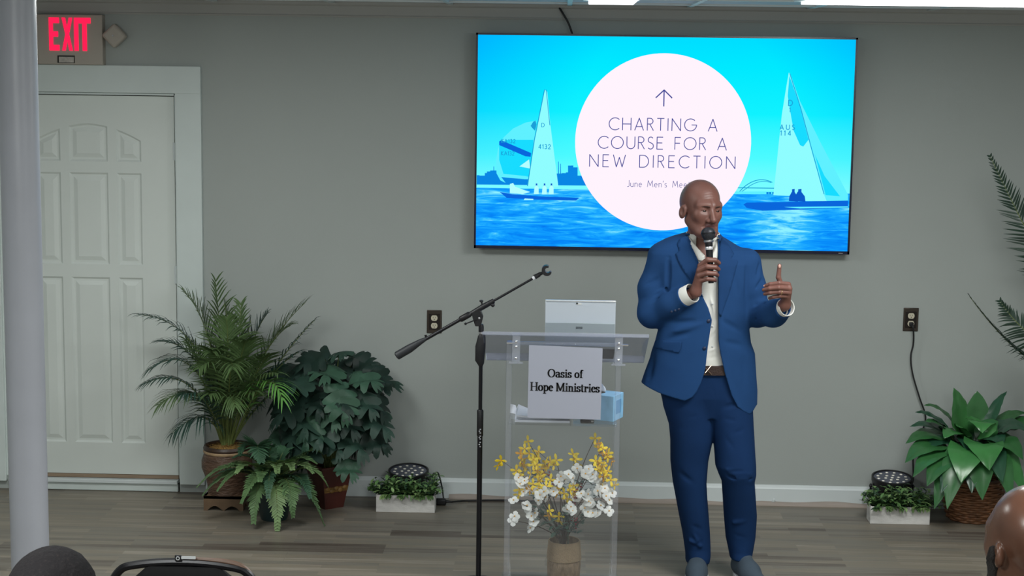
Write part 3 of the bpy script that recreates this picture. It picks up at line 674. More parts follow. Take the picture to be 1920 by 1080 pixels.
# paper sign taped to the front panel
SY = LY-.032
c4 = [at(989, 783, SY), at(1126, 787, SY), at(1130, 653, SY), at(992, 647, SY)]
M['paper'] = mat('sign_paper_shaded', '#a3a7b6', .7); M['ink'] = mat('ink', '#141416', .7)  # white sheet; the shade on it is put into the grey-blue colour
sg = thing('paper_sign', 'square white paper sign with bold black serif words on the lectern front', 'sign', (c4[0]+c4[1])/2)
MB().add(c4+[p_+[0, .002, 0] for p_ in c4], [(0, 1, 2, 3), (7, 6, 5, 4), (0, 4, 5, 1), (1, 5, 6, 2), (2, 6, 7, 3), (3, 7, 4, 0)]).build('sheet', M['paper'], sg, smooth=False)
MB().box(((c4[0]+c4[1])[0]/2, (SY+LY)/2+.0, (c4[2]+c4[3])[2]/2-.03), (.05, LY-SY-.006, .05)).build('tape_pad', M['acredge'], sg, smooth=False)
SG = {
 'O': (.9, [arc(.45, .5, .38, .48, 0, 360, 28)]), 'o': (.56, [arc(.28, .33, .22, .31, 0, 360, 22)]),
 'a': (.58, [arc(.26, .47, .17, .18, 165, 0, 8)+[(.43, .12), (.48, .03), (.56, .06)], [(.43, .38)]+arc(.26, .18, .19, .16, 80, 290, 12)+[(.43, .12)]]),
 's': (.44, [arc(.21, .49, .15, .15, 30, 235, 9)+arc(.21, .17, .17, .15, 55, -150, 9), [(.36, .62), (.36, .48)], [(.05, .2), (.05, .03)]]),
 'i': (.32, [[(.16, .02), (.16, .65)], [(.02, .02), (.3, .02)], [(.04, .64), (.16, .64)], [(.16, .82), (.16, .97)]]),
 'f': (.4, [[(.17, .02), (.17, .75)]+arc(.29, .78, .12, .19, 180, 40, 8), [(.02, .64), (.34, .64)], [(.03, .02), (.34, .02)]]),
 'H': (.92, [[(.17, .02), (.17, .98)], [(.75, .02), (.75, .98)], [(.17, .5), (.75, .5)], [(.02, .02), (.32, .02)], [(.02, .98), (.32, .98)], [(.6, .02), (.9, .02)], [(.6, .98), (.9, .98)]]),
 'p': (.64, [[(.16, -.3), (.16, .65)], [(.02, -.3), (.32, -.3)], [(.03, .64), (.16, .64)], [(.16, .5)]+arc(.34, .33, .2, .31, 110, -110, 16)+[(.16, .12)]]),
 'e': (.5, [[(.06, .38), (.42, .38)]+arc(.25, .33, .19, .31, 10, 320, 18)]),
 'M': (1.08, [[(.16, .02), (.16, .98), (.52, .1), (.9, .98), (.9, .02)], [(.02, .02), (.3, .02)], [(.02, .98), (.2, .98)], [(.75, .02), (1.05, .02)], [(.87, .98), (1.05, .98)]]),
 'n': (.64, [[(.15, .02), (.15, .65)], [(.02, .64), (.15, .64)], [(.15, .46)]+arc(.32, .45, .16, .18, 150, 0, 8)+[(.48, .02)], [(.02, .02), (.28, .02)], [(.36, .02), (.62, .02)]]),
 't': (.38, [[(.17, .85), (.17, .14)]+arc(.27, .14, .1, .12, 180, 300, 6), [(.03, .64), (.34, .64)]]),
 'r': (.48, [[(.15, .02), (.15, .65)], [(.02, .64), (.15, .64)], [(.15, .45), (.26, .6), (.36, .62), (.42, .55), (.42, .46)], [(.02, .02), (.3, .02)]]), ' ': (.28, [])}
uxs = (c4[1]-c4[0]); uxs /= np.linalg.norm(uxs); uys = np.array([0, 0, 1.])
def serif(text, px, py, cap, width):
    stx = MB()
    o_ = at(px, py, SY-.0008); k = 1/(FPX/(CF@(o_-CAM))); size = cap*k
    g0 = sum(SG[c_][0] for c_ in text); gap = (width/cap-g0)/(len(text)-1); x = -width/cap/2
    for c_ in text:
        for s_ in SG[c_][1]: ribbon(stx, np.array(s_)+[x, 0], o_, uxs*size, uys*size, .19, 0, (.20, .075))
        x += SG[c_][0]+gap
    stx.build('lettering', M['ink'], sg, smooth=False, recalc=False)
serif('Oasis of', 1060, 708, 15.5, 66); serif('Hope Ministries', 1059, 734, 16, 130)
# tablet computer with its kickstand, seen from behind
ty = LY+.19; tb = at(1088, 654, ty); tzb = tray_z(ty)+.006
tw0, tw1 = at(1022, 600, ty)[0], at(1154, 600, ty)[0]; tzt = at(1088, 564, ty+.0)[2]
tab = thing('tablet_computer', 'silver tablet computer propped up on the lectern tray, its back to the room', 'tablet', ((tw0+tw1)/2, ty, tzb))
M['silver'] = mat('tablet_silver_lit', '#cfd8e2', .38, .45); M['silver2'] = mat('kickstand_silver_shaded', '#a9b4b9', .42, .5); M['edgehi'] = mat('tablet_edge', '#f2f4f5', .25, .5)  # reflected light put into the colours: body brighter, kickstand darker
th_ = tzt-tzb; ttilt = .06
zk = tzb+th_*.53
P4 = lambda x0, x1, z0, z1, y: [(x0, y, z0), (x1, y, z0), (x1, y, z1), (x0, y, z1)]
MB().box(((tw0+tw1)/2, ty+.006, (tzb+tzt)/2+.004), (tw1-tw0, .008, th_-.008)).build('screen_body', M['silver'], tab, bevel=.002)
MB().box(((tw0+tw1)/2, ty+.004, tzt-.001), (tw1-tw0, .013, .006)).build('top_edge', M['edgehi'], tab, bevel=.001)
ks = MB(); A_ = np.array([(tw0+tw1)/2, ty-.001, zk]); ang = -.06
ks.box(A_+np.array([0, math.sin(ang)*th_*.265, -math.cos(ang)*th_*.265+.008]), (tw1-tw0-.004, .003, th_*.53-.014), rot('X', -ang))
kso = ks.build('kickstand', M['silver2'], tab, bevel=.001)
MB().box((at(1086, 614, ty)[0], ty-.0085, at(1086, 614, ty)[2]), (.028, .001, .010)).build('emblem', mat('emblem_grey', '#8a9296', .25, .8), kso, smooth=False)
MB().box((at(1086, 570, ty)[0], ty+.0015, at(1086, 570, ty)[2]), (.022, .002, .008)).build('camera_bar', M['edgehi'], tab, smooth=False)
MB().cone((at(1082, 569, ty)[0], ty+.0015, at(1082, 569, ty)[2]), (at(1082, 569, ty)[0], ty-.0005, at(1082, 569, ty)[2]), .004).build('camera_lens', M['black'], tab)
yk = ty+.015; kl = .155
MB().box(((tw0+tw1)/2, 0, 0)+np.array([0, 1, 0])*(yk+kl/2*sl[1])+np.array([0, 0, 1])*(tray_z(yk)+.0085+kl/2*sl[2]), (tw1-tw0, kl, .005), RT).build('keyboard', mat('keyboard_dark', '#3a3d46', .6), tab, bevel=.001)
# ---- on the shelf: loose papers, booklets, tissue box, remote
zs = zsh+.005
M['paper2'] = mat('white_paper', '#e3e6f0', .7, var=.05, vscale=14); M['paper3'] = mat('grey_paper', '#b9bdc9', .7)
def booklet(px0, px1, y0, y1, z, th, ang, label, m_, curl=0, name='booklet'):
    xa, xb = at(px0, 790, (y0+y1)/2)[0], at(px1, 790, (y0+y1)/2)[0]; c_ = np.array([(xa+xb)/2, (y0+y1)/2, z])
    o_ = MB(); P = []
    for i in range(13):
        u = i/12; x = -(xb-xa)/2+(xb-xa)*u; dz_ = curl*(abs(u-.5)*2)**2.2
        P.append([(x, s_*(y1-y0)/2, dz_) for s_ in (-1, -.33, .33, 1)])
    P = np.array(P)@np.array(rot('Z', ang)).T
    top_ = P+c_+[0, 0, th]; bot = P+c_
    o_.grid(top_).grid(bot[::-1])
    ring = lambda Q: np.concatenate([Q[:, 0], Q[-1, 1:], Q[::-1, -1][1:], Q[0, ::-1][1:-1]])
    a_, b_ = ring(bot), ring(top_); n_ = len(a_); o_.add(np.concatenate([a_, b_]), [(i, (i+1) % n_, n_+(i+1) % n_, n_+i) for i in range(n_)])
    return tag(o_.build(name, m_, loc=c_, angle=30), label, 'booklet', 'booklets on the lectern shelf')
booklet(966, 1068, LY+.02, LY+.19, zs, .009, 0, 'flat white booklet at the bottom of the pile on the lectern shelf', M['paper2'], .000)
booklet(968, 1072, LY+.03, LY+.19, zs+.0095, .007, .03, 'grey booklet second from bottom of the pile on the lectern shelf', M['paper3'], .004)
booklet(970, 1069, LY+.02, LY+.185, zs+.0170, .008, -.03, 'white booklet on top of the flat pile, lectern shelf', M['paper2'], .006)
def leaning(px0, px1, pyt, pyb, y0, y1, label, m_, lean):
    a_, b_ = at(px0, pyb, y0), at(px1, pyb, y0); h = at(px0, pyt, y1)[2]-zs; zb_ = zs
    vs = []; n_ = 8
    for i in range(n_+1):
        u = i/n_; bow = .012*math.sin(PI*u)
        vs.append([(a_[0]+lean*u+bow, y0, zb_+h*u), (a_[0]+lean*u+bow, y1, zb_+h*u*1.02)])
    return tag(MB().grid(vs).build('paper_sheet', m_, loc=(a_[0], y0, zb_), solid=.0012), label, 'paper', 'loose sheets on the lectern shelf')
def card(q, label, m_):
    """a stiff sheet standing on its lower edge and leaning back"""
    q = [np.asarray(v) for v in q]; g = []
    for i in range(9):
        u = i/8; bow = np.array([0, .010*math.sin(PI*u), 0]); g.append([q[0]*(1-u)+q[3]*u+bow, q[1]*(1-u)+q[2]*u+bow])
    return tag(MB().grid(g).build('paper_sheet', m_, loc=(q[0]+q[1])/2, solid=.0015), label, 'paper', 'loose sheets on the lectern shelf')
yy = LY+.20
b0, b1 = at(958, 790, yy), at(990, 790, yy); b0[2] = b1[2] = zs+.001
card([b0+[-.004, 0, 0], b0+[.03, -.03, 0], at(962, 757, yy+.05)+[.012, -.03, 0], at(957, 757, yy+.05)], 'narrow white sheet standing at the left end of the lectern shelf', M['paper2'])
b2 = at(966, 790, yy+.03); b2[2] = zs+.001; b3 = b2+[.10, .0, 0]
card([b2, b3, at(990, 766, yy+.07), at(972, 758, yy+.07)], 'white sheet leaning behind the pile of booklets, lectern shelf', M['paper2'])
# tissue box
M['tissue'] = mat('tissue_box_blue', '#8fc3e8', .55, var=.12, vscale=22); 
bxc = at(1131, 800, LY+.10); ang = math.radians(-24); bw_, bd_, bh_ = .115, .115, .112
bc = np.array([bxc[0]-.022, LY+.150, zs]); R_ = rot('Z', ang)
tbx = thing('tissue_box', 'light blue tissue box on the right of the lectern shelf', 'tissue box', bc)
MB().box(bc+[0, 0, bh_/2], (.19, .115, bh_), R_).build('carton', M['tissue'], tbx, smooth=False, bevel=.002)
MB().lathe([(.030, 0), (.030, .001)], bc+[0, 0, bh_], 24).build('opening', M['dark'], tbx, smooth=False)
tp = MB(); P = []
for i in range(9):
    u = i/8; P.append([bc+[(-.03+.06*v/6)*(1-.45*u)+.006*math.sin(5*u+v), .010*math.sin(v*1.7+u*3), bh_+.001+.055*u-.012*abs(v-3)/3*u] for v in range(7)])
tp.grid(P); tp.build('tissue', M['paper2'], tbx, solid=.0008)
sp_ = R_@np.array([.0956, 0, 0]); MB().box(bc+sp_+[0, 0, bh_*.52], (.001, .055, .06), R_).build('side_panel', mat('tissue_box_print', '#5f9fd0', .55), tbx, smooth=False)
rc = at(1101, 802, LY+.0)+[0, .03, 0]; rc[2] = zs
rm = thing('presentation_remote', 'small black remote lying on the lectern shelf in front of the blue tissue box', 'remote', rc)
MB().box(rc+[0, 0, .008], (.06, .022, .016)).build('body', M['black'], rm, bevel=.005)
MB().box(rc+[.022, -.0112, .009], (.010, .001, .006)).build('badge', M['steel'], rm, smooth=False)

# ================================================================== MICROPHONE STAND
SYm = -1.50
def ms(px, py, w=0): return at(px, py, SYm-w)
pb = ms(897, 1076)
std = thing('microphone_stand', 'black boom microphone stand standing left of the clear lectern', 'microphone stand', (pb[0], SYm, 0))
px_ = pb[0]; zc_ = lambda py: ms(897, py)[2]
MB().lathe([(.104, 0), (.106, .008), (.098, .016), (.03, .026), (.02, .036), (.0, .036)], (px_, SYm, 0), 40).build('base', M['blackm'], std)
MB().cone((px_, SYm, .03), (px_, SYm, zc_(770)), .0115).build('lower_pole', M['blackm'], std)
MB().lathe([(.0118, 0), (.0145, .004), (.0145, zc_(770)-zc_(818)), (.0118, zc_(768)-zc_(818))], (px_, SYm, zc_(818)), 20).build('pole_sleeve', M['black'], std)
MB().cone((px_, SYm, zc_(770)), (px_, SYm, zc_(612)), .0085).build('upper_pole', M['blackm'], std)
mk = MB()
for k_, (py0, py1) in enumerate(((802, 812), (815, 823), (826, 838))):
    for j_ in range(3):
        mk.box((px_+.002*(-1)**j_, SYm-.0147, zc_(py0+(py1-py0)*(j_+.5)/3)), (.006, .0006, .004))
mk.build('worn_lettering', mat('worn_white_print', '#b9bbc2', .6), std, smooth=False)
gp = MB()
prf = [(688, 6, 0), (682, 12, 0), (676, 17, -2), (650, 19, -1), (634, 15, 1), (629, 14, 1), (626, 8, 0)]
pts = [np.array([px_+o_*.0024, SYm, zc_(py)]) for py, w_2, o_ in prf]; gp.tube(pts, [w_2*.0024/2 for _, w_2, _ in prf], 14, flat=.8)
gp.build('height_clutch', mat('clutch_rubber', '#17171b', .6), std)
MB().lathe([(.0105, 0), (.0105, .014)], (px_, SYm, zc_(626)), 18).build('lower_collar', M['steel'], std)
MB().lathe([(.0115, 0), (.0115, zc_(614)-zc_(626)-.006), (.009, zc_(612)-zc_(626))], (px_, SYm, zc_(626)+.010), 18).build('neck', M['blackm'], std)
poly = [(891, 612), (886, 596), (884, 586), (893, 580), (902, 583), (906, 594), (903, 606), (901, 612)]
o0 = ms(0, 0); pv = MB(); pp = [ms(x, y, .011) for x, y in poly]; n_ = len(pp)
pv.add(pp+[p_+[0, .022, 0] for p_ in pp], [tuple(range(n_)), tuple(range(2*n_-1, n_-1, -1))]+[(i, n_+i, n_+(i+1) % n_, (i+1) % n_) for i in range(n_)])
pvo = pv.build('pivot_bracket', M['black'], std, bevel=.003)
MB().ell(ms(898.5, 597, .012), (.005, .003, .005)).build('pivot_bolt', M['steel'], pvo)
lv = MB(); lv.tube([ms(893, 599, .014), ms(884, 603, .016), ms(873, 607, .018)], .0028, 8); lv.ell(ms(873, 607, .018), .006); lv.build('lock_lever', M['blackm'], std)
bd = ms(1003, 520)-ms(770, 652); bd /= np.linalg.norm(bd)
MB().tube([ms(798, 636), ms(872, 594)], .0078, 14).build('boom_rear', M['blackm'], std)
MB().tube([ms(924, 565), ms(1003, 520)], .0052, 12).build('boom_rod', M['blackm'], std)
cl = MB(); cl.tube([ms(862, 599.5), ms(864, 598.5), ms(880, 589.5), ms(882, 588.5)], [.010, .0135, .0135, .010], 16); cl.tube([ms(880, 590), ms(905, 575.5), ms(926, 564)], [.010, .0125, .011], 16)
cl.tube([ms(905, 576), ms(903, 566)], [.004, .004], 8); cl.build('boom_clamp', M['black'], std)
MB().ell(ms(902.5, 564.5), (.009, .009, .006)).build('knob', M['black'], std); MB().ell(ms(924, 572, .004), (.009, .011, .009)).build('knob', M['black'], std)
cw = MB(); cw.tube([ms(743, 668), ms(744.5, 667), ms(768, 653.5), ms(788, 641), ms(800, 634.5)], [.013, .019, .019, .0125, .0075], 20); cw.build('counterweight', mat('counterweight_rubber', '#22252a', .55), std)
MB().tube([ms(799, 634), ms(798, 628)], [.004, .006], 10).build('stop_screw', M['black'], std)
MB().tube([ms(999, 522.5), ms(1003, 520)], .0085, 14).build('ring', mat('ring_white', '#d8dadf', .4), std)
ad = MB(); ad.tube([ms(1003, 520), ms(1012, 515)], [.0095, .0085], 14); ad.tube([ms(1000, 517), ms(1013, 511)], .003, 8); ad.tube([ms(1012, 514), ms(1019, 511)], [.008, .006], 12); ad.build('clip_joint', M['black'], std)
# split clip: a thick open ring
cp = MB(); cc_ = ms(1027, 506); P = []
for a_ in np.linspace(75, 335, 22):
    r0, r1 = .0115, .0265-.008*abs((a_-205)/130)**2
    rad = math.radians(a_); dv = np.array([math.cos(rad), 0, math.sin(rad)])
    P.append([cc_+dv*r0+[0, -.022, 0], cc_+dv*r1+[0, -.022, 0], cc_+dv*r1+[0, .022, 0], cc_+dv*r0+[0, .022, 0]])
cp.grid(P, wrap=True); k_ = len(P)*4; cp.f += [[0, 1, 2, 3], [k_-1, k_-2, k_-3, k_-4]]; cp.mi += [0, 0]
cp.build('microphone_clip', M['black'], std)

# ================================================================== PLANTERS AND FLOOR SPOTLIGHTS
def leafmat(name, col, rough=.45, var=.25, vs=30, spec=.4): return mat(name, col, rough, var=var, vscale=vs, spec=spec)
M['whitewash'] = mat('whitewashed_wood', '#cbc9c6', .7, var=.16, vscale=7, stretch=(1, 1, 2.2), bump=.3, bscale=30)
M['lf_a'] = leafmat('foliage_green', '#557744'); M['lf_b'] = leafmat('foliage_light', '#83a066'); M['lf_c'] = leafmat('foliage_dark', '#2c4630')
def blade(mb, base, d, up, L, W, bend=.3, fold=.25, n=5, mi=0, tipw=.0, peak=.45):
    """a leaf: midrib bending away from direction d towards -up"""
    d = np.asarray(d, float); d = d/np.linalg.norm(d); up = np.asarray(up, float); s_ = np.cross(d, up); s_ /= np.linalg.norm(s_)+1e-9; up = np.cross(s_, d)
    P = []
    for i in range(n+1):
        u = i/n; c_ = base+d*L*u*(1-.15*bend*u)-up*L*bend*u*u*.6
        w_1 = W*(math.sin(PI*min(1, u/peak/2)) if u < peak else math.cos(PI/2*(u-peak)/(1-peak))**.8)*.5+tipw*.5
        if i == 0: w_1 = W*.08
        P.append([c_+s_*w_1+up*fold*w_1, c_, c_-s_*w_1+up*fold*w_1])
    mb.grid(P, mi)
def planter(px0, px1, pyb, pyt, y, label, seed):
    rs = random.Random(seed); a_, b_ = at(px0, pyb, y), at(px1, pyb, y); hh = at((px0+px1)/2, pyt, y)[2]; xc = (a_[0]+b_[0])/2; wd = b_[0]-a_[0]; dp = .10
    t = thing('planter_box', label, 'planter', (xc, y+dp/2, 0), 'whitewashed planter boxes')
    bx = MB(); tk = .008
    bx.box((xc, y+tk/2, hh/2), (wd, tk, hh)); bx.box((xc, y+dp-tk/2, hh/2), (wd, tk, hh)); bx.box((xc-wd/2+tk/2, y+dp/2, hh/2), (tk, dp-2*tk, hh)); bx.box((xc+wd/2-tk/2, y+dp/2, hh/2), (tk, dp-2*tk, hh)); bx.box((xc, y+dp/2, .005), (wd-.02, dp-.02, .01))
    bx.build('box', M['whitewash'], t, smooth=False, bevel=.002)
    MB().box((xc, y+dp/2, hh-.018), (wd-.017, dp-.017, .012)).build('soil', M['dark'], t, smooth=False)
    lf = MB()
    for i in range(150):
        x = xc+rs.uniform(-.5, .5)*(wd-.02); yy = y+rs.uniform(.01, dp-.012); an = rs.uniform(0, 2*PI); el = rs.uniform(.35, 1.3)
        d = np.array([math.cos(an)*math.cos(el)+(x-xc)/wd*.9, math.sin(an)*math.cos(el)-.25, math.sin(el)]); st = np.array([x, yy, hh-.014]); Ls = rs.uniform(.035, .12)
        end = st+d/np.linalg.norm(d)*Ls
        end[1] = min(end[1], y+dp+.0)
        lf.tube([st, (st+end)/2+[0, 0, .004], end], .0012, 4, False, 2)
        for k in range(5):
            a2 = an+k*2.4; dl = np.array([math.cos(a2)*.9, min(.5, math.sin(a2)*.9), rs.uniform(.1, .9)]); bs = st+(end-st)*(.35+.65*k/4)
            blade(lf, bs, dl, (0, 0, 1), rs.uniform(.030, .048), rs.uniform(.014, .021), rs.uniform(.2, .8), .3, 4, rs.choice([0, 0, 1, 2, 0]))
    for i in range(16):   # sprigs hanging over the front rim
        x = xc+rs.uniform(-.46, .46)*wd
        for k in range(3):
            blade(lf, np.array([x+rs.uniform(-.01, .01), y-.002, hh+.004]), (rs.uniform(-.5, .5), -.8, rs.uniform(-.7, .2)), (0, 0, 1), rs.uniform(.03, .042), .014, .5, .3, 4, rs.choice([0, 1]))
    lf.build('foliage', [M['lf_a'], M['lf_b'], M['lf_c']], t, recalc=False, angle=0)
planter(705, 815, 961, 929, fl(760, 961)[1], 'whitewashed wooden planter of small green leaves beside the dark red pot', 1)
planter(1631, 1743, 984, 951, fl(1685, 983)[1], 'whitewashed wooden planter of small green leaves beside the wicker basket', 2)
M['led'] = mat('led_lens', '#e9e4d6', .2, spec=.8); M['ledface'] = mat('light_face', '#5b5f6e', .3, .3)
def parcan(px, py, y, wpx, label):
    c_ = at(px, py, y); r = wpx/2/(FPX/(CF@(c_-CAM))); z = c_[2]
    t = thing('floor_spotlight', label, 'spotlight', (c_[0], y, 0), 'black floor spotlights')
    R_ = rot('X', math.radians(7)); ax_ = R_@np.array([0, 0, 1.])
    MB().lathe([(r*.72, -.105), (r*.93, -.085), (r*.96, -.03), (r, -.022), (r, 0), (r-.008, .002), (r-.010, -.008), (0, -.008)], c_, 40, axis=ax_).build('lamp_can', M['black'], t)
    X, Y = R_@np.array([1, 0, 0.]), R_@np.array([0, 1., 0])
    MB().lathe([(r-.011, -.0075), (r-.011, -.005), (0, -.005)], c_, 40, axis=ax_).build('front_glass', M['ledface'], t)
    for rad_, k in ((0, 1), (.33, 6), (.70, 12)):
        for j in range(k):
            a_ = 2*PI*j/k+.2; p_ = c_+ax_*-.005+(X*math.cos(a_)+Y*math.sin(a_))*rad_*r
            MB().ell(p_, (.0085, .0085, .004), nu=10, nv=6).build('led', M['led'], t)
    yk_ = MB(); 
    for sx in (-1, 1): yk_.tube([c_+[sx*(r+.004), 0, -.05], [c_[0]+sx*(r+.004), y, .02], [c_[0]+sx*(r-.012), y, .005]], .005, 8); 
    yk_.tube([[c_[0]-r+.012, y, .005], [c_[0]+r-.012, y, .005]], .005, 8); yk_.build('yoke', M['blackm'], t)
    for sx in (-1, 1): MB().ell(c_+[sx*(r+.004), 0, -.05], (.008, .012, .012)).build('yoke_knob', M['black'], t)
    return c_, r
pc1, pr1 = parcan(766, 881, -.125, 76, 'black round floor spotlight behind the planter, left half of the stage')
pc2, pr2 = parcan(1673, 894, -.135, 76, 'black round floor spotlight behind the planter, right half of the stage')
# cables
def cable(pts, r, label, n=40): return tag(MB().tube(spline(pts, n), r, 8).build('power_cable', M['cable'], loc=pts[0]), label, 'cable')
p_ = [pc1+[pr1*.85, .02, -.06], at(818, 886, -.1), at(824, 894, -.1), at(829, 915, -.1), at(831, 930, -.11), at(832, 938, -.12)]
cable(p_, .004, 'black cable arching from the left floor spotlight to the adapter block')
ab = at(830, 938, -.12); ab[2] = .018
t = thing('power_adapter', 'black power adapter block on the floor right of the left planter', 'adapter', (ab[0], ab[1], 0))
MB().box(ab+[-.006, -.035, 0], (.055, .035, .034)).build('block', M['black'], t, bevel=.008)
MB().tube([ab+[.02, -.035, .002], ab+[.05, -.035, .0]], [.008, .005], 10).build('strain_relief', M['black'], t)
p_ = [ab+[.05, -.035, 0], fl(870, 939, .006), fl(905, 938, .006), fl(950, 938, .006), fl(1010, 940, .006)]
cable(p_, .005, 'black cable lying on the floor from the adapter block to behind the lectern')
p_ = [np.array([ox2+.001, -.0125, oz2-.0205]), np.array([ox2+.004, -.045, oz2-.03]), at(1713, 625, -.04), at(1712.5, 645, -.03), at(1708, 668, -.03), at(1711, 700, -.03), at(1724, 745, -.03), at(1735, 778, -.03), at(1732, 800, -.03), at(1719, 828, -.03), at(1712, 855, -.04), pc2+[pr2*.9+.02, .03, -.02], pc2+[pr2*.9, .02, -.06]]
cable(p_, .0045, 'black cable hanging down the wall from the right outlet to the spotlight', 90)
pl = thing('power_plug', 'black plug pushed into the lower socket of the right outlet', 'plug', (ox2, -.011, oz2-.0205))
MB().box((ox2, -.021, oz2-.0215), (.022, .020, .020)).build('plug_body', M['black'], pl, bevel=.004)
MB().tube([(ox2+.001, -.03, oz2-.025), (ox2+.004, -.042, oz2-.034)], [.007, .005], 10).build('plug_neck', M['black'], pl)
p_ = [pc2+[-pr2*.7, .03, -.07], at(1630, 918, -.08), at(1622, 930, -.08), fl(1612, 942, .006)+[0, .0, 0], fl(1603, 945, .006)]
cable(p_, .004, 'short black cable running left along the baseboard from the right spotlight')

# ================================================================== VASE AND FLOWERS
VY = LY+.15
vc = at(1058, 1012, VY); vtz = vc[2]; vx = vc[0]
pxm = FPX/(CF@(vc-CAM)); rv = 31/pxm
M['burlap'] = mat('burlap', '#9a8468', .9, var=.12, vscale=120, bump=.6, bscale=300)
M['bark'] = mat('vase_bark', '#84705a', .85, var=.3, vscale=60, stretch=(1, 1, .5), bump=.8, bscale=90)
vs_ = thing('vase', 'textured brown vase with a burlap band standing inside the clear lectern', 'vase', (vx, VY, .012))
zb2 = at(1058, 1048, VY)[2]
MB().lathe([(0, .0), (rv*.8, 0), (rv*.95, .02), (rv*1.03, .10), (rv*1.0, zb2-.012), (rv*.96, zb2-.008), (rv*.93, vtz-.012), (rv*.88, vtz-.014), (rv*.86, .05), (0, .04)], (vx, VY, .012), 32).build('body', M['bark'], vs_)
bh = vtz-zb2
MB().lathe([(rv*1.02, 0), (rv*1.06, .004), (rv*.97, bh-.004), (rv*.95, bh), (rv*.90, bh), (rv*.95, 0)], (vx, VY, zb2), 32, closed=True).build('burlap_band', M['burlap'], vs_)
M['stem'] = mat('branch_brown', '#4a3d35', .8); M['stemg'] = mat('stem_green', '#4e6152', .7)
M['yel'] = mat('petal_yellow', '#f6d62c', .6, var=.12, vscale=40); M['yel2'] = mat('petal_amber', '#e0a52a', .6, var=.12, vscale=40)
M['wht'] = mat('petal_white', '#e6e6e2', .6, var=.04, vscale=40); M['red'] = mat('berry_red', '#8f3a3f', .6); M['lfg'] = leafmat('silk_leaf_green', '#3f5a4c')
def blossom_mesh(mb, c_, axis, r, n, wid, mi, cmi, cup=.3, rs=random):
    x, y = perp(axis); axis = np.asarray(axis)/np.linalg.norm(axis)
    for k in range(n):
        a_ = 2*PI*k/n+rs.uniform(-.15, .15); d = (x*math.cos(a_)+y*math.sin(a_))+axis*cup
        blade(mb, c_, d, axis, r*rs.uniform(.9, 1.1), wid, .35, -.2, 4, mi, 0, .6)
    mb.ell(c_+axis*.003, .0035, nu=8, nv=5, mi=cmi)
def branch(kind, tips, label, group, seed, base=None):
    """one stem stuck in the vase, with its blossoms (pixel, depth offset) as parts"""
    rs = random.Random(seed); main = tips[0]; A = np.array([vx+rs.uniform(-.02, .02), VY+rs.uniform(-.02, .02), vtz-.03])
    B = at(main[0], main[1], VY-main[2]); mid = A*.45+B*.55+np.array([(A[0]-B[0])*.28, 0, .03])
    t = thing(kind+'_branch', label, 'flower branch', A, group)
    sm = MB(); cv = bez([A, mid, B], 14); sm.tube(cv, np.linspace(.0028, .0014, 14), 6)
    for i, tp_ in enumerate(tips):
        C_ = at(tp_[0], tp_[1], VY-tp_[2])
        if i:
            j = int(np.argmin(np.linalg.norm(cv-C_, axis=1)+np.abs(cv[:, 2]-C_[2]+.04)*.8)); j = min(j, 12)
            sm.tube(bez([cv[j], (cv[j]+C_)/2+[0, 0, -.012], C_], 7), .0012, 5)
    sm.build('stem', M['stemg'] if kind == 'greenery' else M['stem'], t)
    for i, tp_ in enumerate(tips):
        C_ = at(tp_[0], tp_[1], VY-tp_[2]); ax_ = np.array([rs.uniform(-.8, .8)+(C_[0]-vx)*1.5, -1+rs.uniform(-.1, .7), rs.uniform(-.2, .9)])
        b_ = MB()
        if kind == 'yellow':
            blossom_mesh(b_, C_, ax_, .031, 4, .0135, 0, 1, .5, rs)
            if rs.random() < .75: blossom_mesh(b_, C_+[rs.uniform(-.02, .02), -.005, -.02], ax_+np.array([rs.uniform(-1, 1), 0, -.5]),   .028, 4, .012, rs.choice([0, 1]), 1, .5, rs)
            b_.build('blossom', [M['yel'], M['yel2']], t, recalc=False, angle=0)
        elif kind == 'white':
            blossom_mesh(b_, C_, ax_, .0265, 4 if rs.random() < .6 else 5, .0245, 0, 1, .3, rs); b_.build('blossom', [M['wht'], M['yel2']], t, recalc=False, angle=0)
        elif kind == 'red':
            for k in range(7): b_.ell(C_+np.array([rs.uniform(-.014, .014), rs.uniform(-.012, .012), rs.uniform(-.03, .02)]), .0045, nu=8, nv=6)
            b_.build('berries', M['red'], t)
        else:
            for k in range(8):
                an = rs.uniform(0, 2*PI); blade(b_, C_+np.array([rs.uniform(-.012, .012), rs.uniform(-.012, .012), rs.uniform(-.03, .02)]), (math.cos(an), math.sin(an)*.7, rs.uniform(-.2, .8)), (0, 0, 1), rs.uniform(.03, .045), .017, .4, .2, 5)
            b_.build('leaf', M['lfg'], t, recalc=False, angle=0)
GY, GW, GR, GG = 'yellow blossom branches in the vase', 'white blossom branches in the vase', 'red berry sprigs in the vase', 'green leaf sprays in the vase'
branch('yellow', [(990, 828, .02), (984, 842, 0), (993, 850, .03), (1005, 860, .0)], 'yellow blossom branch, tallest on the left side of the vase', GY, 11)
branch('yellow', [(940, 863, .03)], 'yellow blossom branch reaching furthest left, a single bloom past the lectern post', GY, 12)
branch('yellow', [(968, 882, .03), (979, 860, .01), (972, 890, .03), (983, 872, .0)], 'yellow blossom branch low at the left behind the clear post', GY, 13)
branch('yellow', [(1000, 872, .05), (1008, 885, .05), (995, 888, .04), (1016, 878, .03), (1000, 862, .06), (1013, 893, .05)], 'dense yellow blossom branch in the left half of the bunch', GY, 14)
branch('yellow', [(1043, 863, .0), (1032, 866, .01), (1010, 847, -.01), (1022, 868, 0)], 'yellow blossom branch with small blooms at the top middle', GY, 15)
branch('yellow', [(1116, 822, .0)], 'yellow blossom branch, tallest on the right side of the vase', GY, 16)
